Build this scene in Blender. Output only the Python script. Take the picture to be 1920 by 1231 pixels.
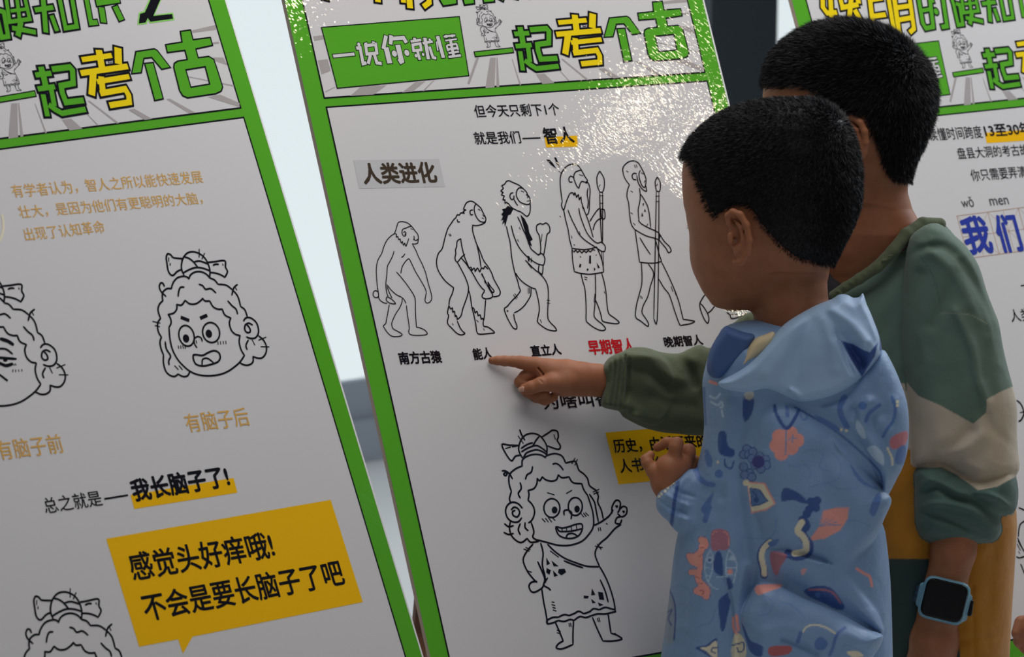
import bpy, math, random
import numpy as np
from mathutils import Vector, Matrix
from mathutils.geometry import tessellate_polygon
from mathutils.bvhtree import BVHTree

for o in list(bpy.data.objects): bpy.data.objects.remove(o)
S = bpy.context.scene
C = S.collection
PI = math.pi
random.seed(4); RNG = np.random.default_rng(4)

# ------------------------------------------------------------------ camera
F, CX, CY = 6500.0, 960.0, 615.5          # focal length in pixels of the 1920x1231 frame
PITCH = math.radians(12.4); CAMH = 1.80
cp, sp = math.cos(PITCH), math.sin(PITCH)
CAM = np.array([0, 0, CAMH])
V2W = np.array([[1, 0, 0], [0, -sp, cp], [0, -cp, -sp]])     # view axes (right, down, forward) -> world
def w2(v): return V2W @ np.asarray(v, float) + CAM           # view-frame point -> world point
cam_d = bpy.data.cameras.new('camera'); cam = bpy.data.objects.new('camera', cam_d); C.objects.link(cam)
cam.location = CAM; cam.rotation_euler = (PI/2 - PITCH, 0, 0)
cam_d.sensor_width = 36; cam_d.lens = 36*F/1920; cam_d.clip_end = 60
cam_d.dof.use_dof = True; cam_d.dof.focus_distance = 4.05; cam_d.dof.aperture_fstop = 9.0
S.camera = cam

# ------------------------------------------------------------------ light
S.view_settings.view_transform = 'Standard'; S.view_settings.look = 'None'
S.view_settings.gamma = 1; S.view_settings.use_curve_mapping = False; S.view_settings.exposure = 0.0
wd = bpy.data.worlds.new('world'); S.world = wd; wd.use_nodes = True
wd.node_tree.nodes['Background'].inputs[0].default_value = (0.55, 0.60, 0.66, 1)
wd.node_tree.nodes['Background'].inputs[1].default_value = 0.10
def area(name, loc, target, sx, sy, power, col, spread=None):
    l = bpy.data.lights.new(name, 'AREA'); l.shape = 'RECTANGLE'; l.size = sx; l.size_y = sy
    l.energy = power; l.color = col
    if spread: l.spread = spread
    o = bpy.data.objects.new(name, l); C.objects.link(o); o.location = loc
    d = Vector(target) - Vector(loc); o.rotation_euler = d.to_track_quat('-Z', 'Y').to_euler()
    return o
WINE = .94
def vp(x, y, z): return tuple(w2((x, y, z)))
# a ceiling panel beyond the boys, daylight from a window to the right, and two small warm ceiling spots that glint in the boards' film
area('ceiling_panel_light', vp(.25, -1.65, 3.7), vp(-.1, .0, 4.0), 2.2, 1.5, 28, (1, .96, .93))
area('ceiling_panel_light', vp(1.0, -1.4, 4.9), vp(.1, .1, 4.0), .9, .6, 5, (1, .96, .93))
area('side_window_light', vp(2.2, -1.3, 5.2), vp(.3, 0, 4.1), .9, 1.2, 25, (.86, .93, 1))
area('front_fill_light', vp(1.3, -.1, 1.2), vp(0, .1, 4.1), 1.6, 1.6, 4, (1, .96, .92))  # unseen fill added to soften the arm's shadow on the board
def mirror(p, dist):
    n = np.array([-.4933, .2696, .827]); t = np.array([-.23863, -.25804, 4.07036])
    d = np.array([(p[0]-CX)/F, (p[1]-CY)/F, 1]); q = d*((t@n)/(d@n)); d = d/np.linalg.norm(d)
    return vp(*(q + (d - 2*(d@n)*n)*dist)), vp(*q)
for px, dist, pw in (((1350, 250), 3.2, 6), ((1190, 200), 3.2, 3.5), ((1370, 590), 3.2, 4), ((500, -10), 3.2, 12)):
    a_, b_ = mirror(px, dist); l_ = bpy.data.lights.new('ceiling_spot', 'SPOT'); l_.energy = pw; l_.color = (1, .84, .58); l_.shadow_soft_size = .05; l_.spot_size = math.radians(9); l_.spot_blend = .6
    o_ = bpy.data.objects.new('ceiling_spot', l_); C.objects.link(o_); o_.location = a_; o_.rotation_euler = (Vector(b_)-Vector(a_)).to_track_quat('-Z', 'Y').to_euler()


# ------------------------------------------------------------------ materials
def mat(name, col, rough=.6, metal=0, coat=0, spec=.5, emit=None, estr=1, sheen=0, sss=0):
    m = bpy.data.materials.new(name); m.use_nodes = True
    p = m.node_tree.nodes['Principled BSDF']
    p.inputs['Base Color'].default_value = (*col, 1); p.inputs['Roughness'].default_value = rough
    p.inputs['Metallic'].default_value = metal; p.inputs['Coat Weight'].default_value = coat
    p.inputs['Specular IOR Level'].default_value = spec
    if sheen: p.inputs['Sheen Weight'].default_value = sheen
    if sss:
        p.inputs['Subsurface Weight'].default_value = sss; p.inputs['Subsurface Radius'].default_value = (.012, .005, .003)
        p.inputs['Subsurface Scale'].default_value = 1
    if emit: p.inputs['Emission Color'].default_value = (*emit, 1); p.inputs['Emission Strength'].default_value = estr
    return m
def node(m, t, **k):
    n = m.node_tree.nodes.new(t)
    for a, b in k.items(): setattr(n, a, b)
    return n
def link(m, a, ao, b, bi): m.node_tree.links.new(a.outputs[ao], b.inputs[bi])
def colvary(m, c1, c2, scale, detail=4, lo=.35, hi=.65):
    n = node(m, 'ShaderNodeTexNoise'); n.inputs['Scale'].default_value = scale; n.inputs['Detail'].default_value = detail
    tc = node(m, 'ShaderNodeTexCoord'); link(m, tc, 'Object', n, 'Vector')
    r = node(m, 'ShaderNodeValToRGB'); r.color_ramp.elements[0].position = lo; r.color_ramp.elements[1].position = hi
    r.color_ramp.elements[0].color = (*c1, 1); r.color_ramp.elements[1].color = (*c2, 1)
    link(m, n, 'Fac', r, 'Fac'); link(m, r, 'Color', m.node_tree.nodes['Principled BSDF'], 'Base Color')
def bump(m, scale, strength, dist, detail=2, to='Normal', stretch=None):
    n = node(m, 'ShaderNodeTexNoise'); n.inputs['Scale'].default_value = scale; n.inputs['Detail'].default_value = detail
    tc = node(m, 'ShaderNodeTexCoord')
    if stretch:
        m0 = node(m, 'ShaderNodeMapping'); m0.inputs['Rotation'].default_value = (0, 0, .75); mp = node(m, 'ShaderNodeMapping'); mp.inputs['Scale'].default_value = stretch
        link(m, tc, 'Object', m0, 'Vector'); link(m, m0, 'Vector', mp, 'Vector'); link(m, mp, 'Vector', n, 'Vector')
    else: link(m, tc, 'Object', n, 'Vector')
    b = node(m, 'ShaderNodeBump'); b.inputs['Strength'].default_value = strength; b.inputs['Distance'].default_value = dist
    link(m, n, 'Fac', b, 'Height'); link(m, b, 'Normal', m.node_tree.nodes['Principled BSDF'], to)
def srgb(r, g, b):
    f = lambda c: (c/255/12.92 if c/255 <= .04045 else ((c/255+.055)/1.055)**2.4)
    return (f(r), f(g), f(b))

M = {}
def ink(name, col):                         # print under one glossy, slightly pebbled laminating film
    m = mat(name, col, .8, coat=1.0, spec=.04); m.node_tree.nodes['Principled BSDF'].inputs['Coat Roughness'].default_value = COATR
    bump(m, 260, FILM[0], FILM[1], 1.2, 'Coat Normal', (.38, 1, 1))
    M[name] = m; return m
COATR = .035; FILM = (1.0, .00023)
ink('white_print', (.72, .71, .72)); ink('green_print', srgb(90, 176, 42)); ink('black_print', (.004, .004, .009))
ink('yellow_print', srgb(252, 222, 20)); ink('amber_print', srgb(255, 196, 12)); ink('gold_print', srgb(226, 176, 92))
ink('ray_print', srgb(176, 170, 170)); ink('label_print', srgb(204, 204, 206)); ink('red_print', srgb(205, 22, 34))
ink('blue_print', srgb(48, 66, 170)); ink('mint_print', srgb(150, 225, 110)); ink('brown_print', srgb(70, 58, 46))
ink('grid_print', srgb(196, 160, 140)); ink('grey_print', srgb(70, 70, 76)); ink('pale_print', srgb(240, 232, 208))
M['foam'] = mat('foam_core', srgb(196, 176, 158), .8); M['edge'] = mat('white_edge', (.9, .9, .9), .5)

# ------------------------------------------------------------------ objects
def mesh(name, vs, fs, m=None, parent=None, smooth=False):
    me = bpy.data.meshes.new(name)
    me.from_pydata([tuple(v) for v in vs], [], [tuple(int(i) for i in f) for f in fs]); me.update()
    if smooth: me.polygons.foreach_set('use_smooth', [True]*len(me.polygons))
    if m: me.materials.append(m)
    o = bpy.data.objects.new(name, me); C.objects.link(o)
    if parent: o.parent = parent
    return o
def meshA(name, V, Fc, m=None, parent=None, smooth=True):    # fast: numpy quads or triangles
    V = np.asarray(V, np.float32); Fc = np.asarray(Fc, np.int32); k = Fc.shape[1]
    me = bpy.data.meshes.new(name); me.vertices.add(len(V)); me.vertices.foreach_set('co', V.ravel())
    me.loops.add(Fc.size); me.loops.foreach_set('vertex_index', Fc.ravel())
    me.polygons.add(len(Fc)); me.polygons.foreach_set('loop_start', np.arange(0, Fc.size, k, dtype=np.int32))
    me.update(calc_edges=True)
    if smooth: me.polygons.foreach_set('use_smooth', np.ones(len(Fc), bool))
    if m: me.materials.append(m)
    o = bpy.data.objects.new(name, me); C.objects.link(o)
    if parent: o.parent = parent
    return o
def empty(name, mw=None, loc=None):
    o = bpy.data.objects.new(name, None); C.objects.link(o); o.empty_display_size = .05
    if mw is not None: o.matrix_world = mw
    if loc is not None: o.location = loc
    return o
def tag(o, label=None, cat=None, group=None, kind=None):
    for k, v in (('label', label), ('category', cat), ('group', group), ('kind', kind)):
        if v: o[k] = v
    return o
def boxdata(x0, x1, y0, y1, z0, z1):
    v = [(x, y, z) for x in (x0, x1) for y in (y0, y1) for z in (z0, z1)]
    f = [(0, 1, 3, 2), (4, 6, 7, 5), (0, 4, 5, 1), (2, 3, 7, 6), (0, 2, 6, 4), (1, 5, 7, 3)]
    return v, f
def box(name, b, m, parent=None):
    v, f = boxdata(*b); return mesh(name, v, f, m, parent)
def bevbox(name, b, m, parent=None, w=.004, seg=2):
    o = box(name, b, m, parent); md = o.modifiers.new('b', 'BEVEL'); md.width = w; md.segments = seg
    return o
def tubedata(pts, rad, n=10):                 # tube through points with a radius each
    pts = [Vector(p) for p in pts]; V, Fs = [], []
    up = Vector((0, 0, 1))
    for i, p in enumerate(pts):
        t = (pts[min(i+1, len(pts)-1)] - pts[max(i-1, 0)]).normalized()
        a = t.cross(up if abs(t.dot(up)) < .95 else Vector((1, 0, 0))).normalized(); b = t.cross(a)
        r = rad[i] if hasattr(rad, '__len__') else rad
        for k in range(n):
            th = 2*PI*k/n; V.append(p + a*math.cos(th)*r + b*math.sin(th)*r)
    for i in range(len(pts)-1):
        for k in range(n): Fs.append((i*n+k, i*n+(k+1) % n, (i+1)*n+(k+1) % n, (i+1)*n+k))
    Fs.append(tuple(range(n))[::-1]); Fs.append(tuple(range((len(pts)-1)*n, len(pts)*n)))
    return V, Fs
def tube(name, pts, rad, m, parent=None, n=10, smooth=True):
    v, f = tubedata(pts, rad, n); return mesh(name, v, f, m, parent, smooth)

# ------------------------------------------------------------------ the place: floor, back wall, window, pillar
M['floor'] = mat('floor_tiles', srgb(226, 228, 230), .3)
M['grout'] = mat('grout', srgb(110, 110, 110), .8); M['wallw'] = mat('wall_paint', srgb(226, 228, 230), .8)
M['pillar'] = mat('dark_cladding', srgb(44, 54, 62), .6); M['cushion'] = mat('grey_fabric', srgb(160, 170, 182), .9)
M['ceil'] = mat('ceiling_paint', (.55, .55, .55), .9)
M['frame'] = mat('window_frame', srgb(190, 198, 202), .4)
M['daylight'] = mat('daylight_glass', (.02, .02, .02), .3, emit=(.78, .87, .90), estr=WINE)
def struct(o, label=None): o['kind'] = 'structure'; return o
def quad(name, pts, m, t=.02):
    """upright slab standing on the given ground line from z0 to z1"""
    return None
A0 = np.array([-3.799, 4.63]); U = np.array([.834, .552]); Nn = np.array([-.552, .834])    # wall line: start, direction, outward
def slab(name, t0, t1, d0, d1, z0, z1, m, parent=None):
    P = [A0+U*t+Nn*d for t in (t0, t1) for d in (d0, d1)]
    v = [(p[0], p[1], z) for p in P for z in (z0, z1)]
    f = [(0, 1, 3, 2), (4, 6, 7, 5), (0, 4, 5, 1), (2, 3, 7, 6), (0, 2, 6, 4), (1, 5, 7, 3)]
    return mesh(name, v, f, m, parent)
struct(mesh('floor', [(-7, -2, -.05), (7, -2, -.05), (7, 14, -.05), (-7, 14, -.05), (-7, -2, 0), (7, -2, 0), (7, 14, 0), (-7, 14, 0)],
            [(0, 3, 2, 1), (4, 5, 6, 7), (0, 1, 5, 4), (1, 2, 6, 5), (2, 3, 7, 6), (3, 0, 4, 7)], M['floor']))
wn = empty('window_1', loc=(0, 0, 0)); struct(wn)
for i, (a, b) in enumerate([(.2, 2.4), (2.44, 4.97), (5.10, 6.5), (6.54, 8.6)]):
    slab('pane', a, b, .02, .035, .165, 3.0, M['daylight'], wn)
for t in (.18, 2.42, 5.12, 6.52, 8.62): slab('mullion', t-.02, t+.02, 0, .06, .165, 3.0, M['frame'], wn)
struct(slab('wall_back', 0, 8.8, .0, .25, 0, .165, M['cushion'])); struct(slab('trim_1', 0, 8.8, -.03, .0, 0, .085, M['cushion']))
struct(slab('pillar', 4.95, 5.125, -.16, .10, 0, 3.0, M['pillar']))


# ------------------------------------------------------------------ the three display boards (0.60 x 0.92 m foam boards leaning on easels)
W, BD, GP, HM = .60, .0237, .0116, .7001      # board width, green border, gap between panels, height of the main panel
HH = .196; YB = HM + BD; YT = -(GP + HH + BD)  # bottom and top of the board measured down from the main panel's top
POSES = [([.84126, -.09396, .5324], [.22123, .95838, -.18044], [-.23863, -.25804, 4.07036]),
         ([.70481, -.14118, .6952], [.29144, .9511, -.10232], [-.71131, -.15831, 3.53997]),
         ([.80861, -.11308, .57738], [.24282, .95802, -.15244], [.40976, -.26203, 4.51854])]
class Board:
    def __init__(s, i):
        u, v, t = [np.array(a) for a in POSES[i]]
        u /= np.linalg.norm(u); v -= u*(u@v); v /= np.linalg.norm(v); n = np.cross(u, v)
        s.u, s.v, s.n, s.t = u, v, n, t
        A = np.stack([V2W@u, -(V2W@v), -(V2W@n)], 1); m = Matrix.Identity(4)
        for r in range(3):
            for c in range(3): m[r][c] = A[r, c]
            m[r][3] = w2(t)[r]
        s.mw = m; s.zc = 0
    def at(s, p):                           # photo pixel -> (x, y) on the sheet, y down
        d = np.array([(p[0]-CX)/F, (p[1]-CY)/F, 1]); k = (s.t@s.n)/(d@s.n); q = d*k - s.t
        return np.array([q@s.u, q@s.v])
    def px(s, xy):
        q = s.t + s.u*xy[0] + s.v*xy[1]; return np.array([q[0]/q[2]*F+CX, q[1]/q[2]*F+CY])
    def depth(s, p):
        xy = s.at(p); return (s.t + s.u*xy[0] + s.v*xy[1])[2]
BO = [Board(i) for i in range(3)]
class Print:                                # collects flat ink shapes (x, y down, level) into one mesh
    def __init__(s): s.V, s.F, s.k = [], [], 0
    def lift(s, lev):
        s.k = (s.k+1) % 9; return .0002 + lev*.00009 + s.k*.000008
    def poly(s, pts, lev, holes=()):
        z = s.lift(lev); loops = [[Vector((p[0], -p[1], 0)) for p in l] for l in [pts, *holes]]
        b = len(s.V); fl = [p for l in loops for p in l]
        s.V += [(p.x, p.y, z) for p in fl]
        for t in tessellate_polygon(loops):
            a, c, d = [fl[i] for i in t]
            s.F.append(tuple(b+i for i in (t if (c-a).cross(d-a).z > 0 else t[::-1])))
    def line(s, pts, w, lev, closed=False, smooth=True, caps=True, ext=0):
        P = [np.array(p, float) for p in pts]
        if smooth and len(P) > 2: P = catmull(P, closed)
        n = len(P); z = s.lift(lev); L, R = [], []
        if ext and not closed:
            d0 = P[0]-P[1]; P[0] = P[0]+d0/np.linalg.norm(d0)*ext; d1 = P[-1]-P[-2]; P[-1] = P[-1]+d1/np.linalg.norm(d1)*ext
        if not closed and caps:
            d0 = P[0]-P[1]; P[0] = P[0] + d0/(np.linalg.norm(d0)+1e-9)*w*.3
            d1 = P[-1]-P[-2]; P[-1] = P[-1] + d1/(np.linalg.norm(d1)+1e-9)*w*.3
        for i in range(n):
            a = P[i-1] if (closed or i > 0) else P[i]; c = P[(i+1) % n] if (closed or i < n-1) else P[i]
            e1 = P[i]-a; e2 = c-P[i]
            if np.linalg.norm(e1) < 1e-9: e1 = e2
            if np.linalg.norm(e2) < 1e-9: e2 = e1
            e1 = e1/(np.linalg.norm(e1)+1e-12); e2 = e2/(np.linalg.norm(e2)+1e-12)
            n1 = np.array([-e1[1], e1[0]]); n2 = np.array([-e2[1], e2[0]]); m = n1+n2; mm = np.linalg.norm(m)
            m = n1 if mm < .3 else m/mm; k = min(1/max(m@n1, .3), 1.6)
            ww = w*.5*k
            if smooth and not closed and i in (0, n-1): ww *= .6
            L.append(P[i]+m*ww); R.append(P[i]-m*ww)
        b = len(s.V)
        for l, r in zip(L, R): s.V += [(l[0], -l[1], z), (r[0], -r[1], z)]
        for i in range(n if closed else n-1):
            j = (i+1) % n; s.F.append((b+2*i, b+2*i+1, b+2*j+1, b+2*j))
    def ell(s, c, rx, ry, lev, rot=0, n=20):
        s.poly([(c[0]+rx*math.cos(t)*math.cos(rot)-ry*math.sin(t)*math.sin(rot), c[1]+rx*math.cos(t)*math.sin(rot)+ry*math.sin(t)*math.cos(rot)) for t in [2*PI*i/n for i in range(n)]], lev)
    def add(s, V, Fc, lev):
        z = s.lift(lev); b = len(s.V); s.V += [(v[0], v[1], z) for v in V]; s.F += [tuple(b+i for i in f) for f in Fc]
    def build(s, name, m, parent):
        if not s.F: return None
        # every facet looks away from the sheet
        V = np.array(s.V); Fo = []
        for f in s.F:
            a, b_, c = V[f[0]], V[f[1]], V[f[2]]
            Fo.append(f if (b_[0]-a[0])*(c[1]-a[1])-(b_[1]-a[1])*(c[0]-a[0]) >= 0 else f[::-1])
        o = mesh(name, s.V, Fo, M[m], parent); o['kind'] = 'stuff' if len(s.F) > 12 else ''
        if not o['kind']: del o['kind']
        return o
def catmull(P, closed=False, k=4):
    n = len(P); out = []
    for i in range(n if closed else n-1):
        p1, p2 = P[i], P[(i+1) % n]; p0 = P[i-1] if (closed or i > 0) else p1; p3 = P[(i+2) % n] if (closed or i < n-2) else p2
        for j in range(k):
            t = j/k; out.append(.5*((2*p1)+(-p0+p2)*t+(2*p0-5*p1+4*p2-p3)*t*t+(-p0+3*p1-3*p2+p3)*t**3))
    if not closed: out.append(P[-1])
    return out
TC = {}
def textdata(s, bold):
    if (s, bold) in TC: return TC[s, bold]
    c = bpy.data.curves.new('lettering', 'FONT'); c.body = s; c.resolution_u = 3; c.offset = bold
    o = bpy.data.objects.new('lettering', c); C.objects.link(o); bpy.context.view_layer.update()
    e = o.evaluated_get(bpy.context.evaluated_depsgraph_get()); me = e.to_mesh()
    V = np.array([v.co[:2] for v in me.vertices]); Fc = [tuple(p.vertices) for p in me.polygons]
    e.to_mesh_clear(); bpy.data.objects.remove(o); bpy.data.curves.remove(c)
    lo, hi = V.min(0), V.max(0); TC[s, bold] = ((V-lo)/(hi-lo), Fc); return TC[s, bold]
def text(pr, bd, s, p0, p1, p2, lev=3, bold=0.0):          # p0, p1: ends of the line's foot, p2: above p0 (pixels)
    a, b, c = bd.at(p0), bd.at(p1), bd.at(p2); V, Fc = textdata(s, 0)
    ex = np.array([b[0]-a[0], (b[1]-a[1])]); h = a[1]-c[1]
    e = h*bold; L = [(0, 0)] if bold <= 0 else [(0, 0), (e, 0), (-e, 0), (0, e), (0, -e), (.7*e, .7*e), (-.7*e, -.7*e), (.7*e, -.7*e), (-.7*e, .7*e)]
    for dx, dy in L: pr.add([(a[0]+dx+ex[0]*v[0], dy-(a[1]+ex[1]*v[0]-h*v[1])) for v in V], Fc, lev)
def nums(s): return [[tuple(float(c) for c in q.split(',')) for q in seg.split()] for seg in s.strip().split(';') if seg.strip()]
def Z(x0, y0, sc): return lambda p: (x0+p[0]/sc, y0+p[1]/sc)

# ---- the header, the same on all three boards: shapes gathered once in sheet coordinates
ZA, ZB, ZC = Z(0, 50, 6.838), Z(220, 40, 7.2417), Z(0, 0, 5.647)
Z4, Z5, ZF, Z3, Z2 = Z(1500, 0, 8.727), Z(1700, 0, 8.727), Z(600, 0, 6.4), Z(880, 0, 3.84), Z(520, 0, 4.103)
HEAD = []                                    # (kind, layer material, pts, width, level, closed)
def H(bi, z, pts): return [BO[bi].at(z(p)) for p in pts]
def hw(bi, z, w):                            # width in zoomed pixels -> metres on the sheet (vertical scale)
    a = BO[bi].at(z((0, 0))); b = BO[bi].at(z((0, w))); return abs(b[1]-a[1])
def letter(bi, z, spec, colour, out, closed=False, under='black_print', lev=3):
    """spec: list of (width, 'x,y x,y ...')"""
    o = hw(bi, z, out)
    for w, s in spec:
        for st in nums(s):
            P = H(bi, z, st); ww = hw(bi, z, w)*(1.12 if colour == Wh else .9)
            HEAD.append(('line', under, P, ww+2*o, lev, closed, o)); HEAD.append(('line', colour, P, ww, lev+1.2, closed, False))
def polyletter(bi, z, s, colour, out, under='black_print', lev=3):
    L = [H(bi, z, l) for l in nums(s)]; o = hw(bi, z, out)
    for l in L: HEAD.append(('line', under, l, 2*o, lev, True, False))
    HEAD.append(('poly', colour, L, 0, lev+1.2, False, False))
def dots(bi, z, lst, colour, out, lev=3):
    for x, y, r in lst:
        c = H(bi, z, [(x, y)])[0]; rr = hw(bi, z, r); o = hw(bi, z, out)
        HEAD.append(('ell', 'black_print', c, rr+o, lev, False, False)); HEAD.append(('ell', colour, c, rr, lev+1.2, False, False))
G, Yw, Wh = 'green_print', 'yellow_print', 'white_print'
for q in nums("150,415 190,415 180,630 115,635; 195,415 203,415 215,625 195,628; 50,415 70,415 0,610 -15,600; 305,425 310,425 372,612 362,614; 480,535 540,530 612,598 525,605; 660,425 672,423 860,575 845,578; 645,505 650,505 722,582 715,584; 930,495 970,490 1085,560 1035,565; 1190,440 1215,438 1380,535 1340,540; 1470,440 1560,430 1690,490 1685,515; 1530,190 1600,195 1625,245 1545,215; 1525,95 1575,92 1580,105 1530,105; 1380,15 1560,-15 1565,15 1385,30; 1340,300 1660,375 1655,382 1340,305"):
    HEAD.append(('poly', 'ray_print', [H(0, Z3, q)], 0, 1.5, False, False))
for q in nums("275,280 355,270 360,300 285,315; 310,465 385,455 410,545 340,572; 560,738 640,668 840,655 740,728; 960,712 1060,632 1140,625 1040,705; 1115,700 1195,622 1205,622 1130,700; 365,705 440,668 445,672 370,710"):
    HEAD.append(('poly', 'ray_print', [H(0, Z2, q)], 0, 1.5, False, False))
polyletter(0, Z3, "37,378 308,348 314,376 44,405", G, 8)
OUTA = 30
letter(1, ZA, [(98, "520,515 560,660 590,800"), (76, "450,622 655,598; 480,800 700,770"), (80, "548,870 606,1150; 650,790 695,1020; 620,1000 700,1060 790,1112 1095,1060"),
               (86, "662,548 890,520 925,560 935,728 780,758 795,850 842,972 1070,945")], G, OUTA)
HEAD.append(('line', 'black_print', H(1, ZA, [(600, 858), (620, 980)]), hw(1, ZA, 16), 5.4, False, 0))
letter(1, ZA, [(76, "1045,425 1430,370; 1240,708 1655,640"), (112, "1262,300 1310,560; 1192,590 1172,880"), (122, "1508,272 1515,480"), (86, "1030,598 1635,510"),
               (100, "1292,640 1318,850"), (88, "1280,858 1600,800 1645,880 1655,970 1400,1010")], Yw, OUTA)
letter(1, ZA, [(10, "1390,455 1425,450")], Wh, 8, lev=4.4)
polyletter(1, ZB, "255,422 500,385 535,405 705,622 600,642 465,482 350,495 315,690 200,705", G, 22)
polyletter(1, ZB, "378,582 480,572 610,1045 510,1066", G, 22)
polyletter(1, ZB, "862,148 985,130 1020,262 1255,232 1280,320 1052,368 1090,508 1240,488 1300,525 1340,640 1418,890 1400,940 1330,975 950,1030 890,1005 850,940 772,630 778,580 820,552 958,530 920,385 682,415 662,328 885,292; 915,652 1195,606 1262,862 990,908", G, 22)
# green plate with white lettering
HEAD.append(('poly', G, [H(0, ZF, [(15, 330), (1670, 200), (1785, 910), (205, 1060)])], 0, 2.2, False, False))
HEAD.append(('line', 'black_print', H(0, ZF, [(15, 330), (1670, 200), (1785, 910), (205, 1060)]), hw(0, ZF, 13), 2.8, True, False))
letter(0, ZF, [(32, "155,675 412,650"), (36, "432,580 478,575 515,765 553,755; 540,515 556,545; 642,500 640,530; 602,660 576,768; 650,655 680,755 738,765"),
               (42, "790,430 775,500 757,590; 850,425 845,535; 860,465 1000,455 1035,515"), (58, "790,570 835,762; 930,540 975,728 945,745"),
               (28, "1085,500 1210,480; 1228,520 1350,500"), (32, "1130,455 1135,485; 1168,620 1195,720; 1310,560 1352,690 1392,700"), (40, "1255,455 1298,712"),
               (42, "1408,435 1478,695"), (16, "1395,500 1412,610"), (22, "1482,442 1620,425; 1510,420 1515,455; 1580,415 1585,450; 1522,545 1640,527; 1515,545 1535,615; 1635,527 1655,600; 1540,640 1665,620"),
               (18, "1500,490 1640,470"), (26, "1525,595 1645,578; 1540,685 1688,665"), (34, "1562,480 1602,680")], Wh, 10)
letter(0, ZF, [(34, "545,550 665,535 680,638 560,650")], Wh, 8, True); letter(0, ZF, [(30, "1110,540 1200,525 1212,600 1120,610")], Wh, 8, True)
dots(0, ZF, [(463, 535, 24), (890, 645, 38), (1040, 635, 38), (1150, 670, 22), (1235, 655, 20), (1315, 480, 18)], Wh, 10)
# first title line
letter(2, Z4, [(92, "360,-300 370,120 440,215 600,205; 640,-100 690,125 950,75"), (100, "480,-300 520,460; 850,-200 800,330"), (105, "900,-250 955,60; 890,160 1010,380"), (80, "300,-290 1000,-380")], Yw, 30)
letter(2, Z4, [(100, "1110,-250 1200,480"), (90, "1110,-250 1400,-290 1530,480; 1180,270 1400,240; 1140,0 1340,-30; 1500,-290 1750,-320 1860,470 1790,535"), (105, "1500,-290 1620,560"),
               (88, "1560,130 1780,100; 1600,330 1820,290")], Yw, 30)
letter(2, Z5, [(84, "170,-250 185,-50 260,380 310,465 430,440 370,-60 330,-270"), (70, "230,180 390,150; 170,-250 330,-270; 380,20 440,12"), (84, "480,-290 540,-280 585,-50 655,430 565,445")], G, 27)
dots(2, Z5, [(478, 190, 52)], G, 27)
letter(2, Z5, [(72, "650,-300 880,-330; 760,-300 720,-60 760,60 840,410 915,400 860,80 800,60"), (62, "870,-290 1180,-320 ; 870,-200 930,210 1170,180 1080,-220 870,-200; 1000,-200 1050,200"), (50, "940,70 1160,45"), (84, "1065,210 1030,400"), (72, "960,290 1245,355")], G, 27)
letter(2, Z5, [(72, "1230,65 1450,35; 1230,-150 1410,-190"), (82, "1310,-260 1340,60 1365,360"), (72, "1430,140 1500,345"), (70, "1500,-200 1600,310 1735,290 1650,-220 1500,-200")], G, 27)
letter(1, ZC, [(60, "800,-170 880,-180 960,245 1030,238"), (76, "1070,80 1095,240; 1215,70 1285,215"), (62, "1000,-150 1040,35 1240,5 1200,-180 1000,-150")], G, 15)
polyletter(1, ZC, "1480,148 1532,132 1590,0 1640,-60 1440,-40 1430,-100 1760,-150 1620,170 1820,150 1830,200 1590,232 1562,190 1540,240 1467,250", 'black_print', 16, 'mint_print')

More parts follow.
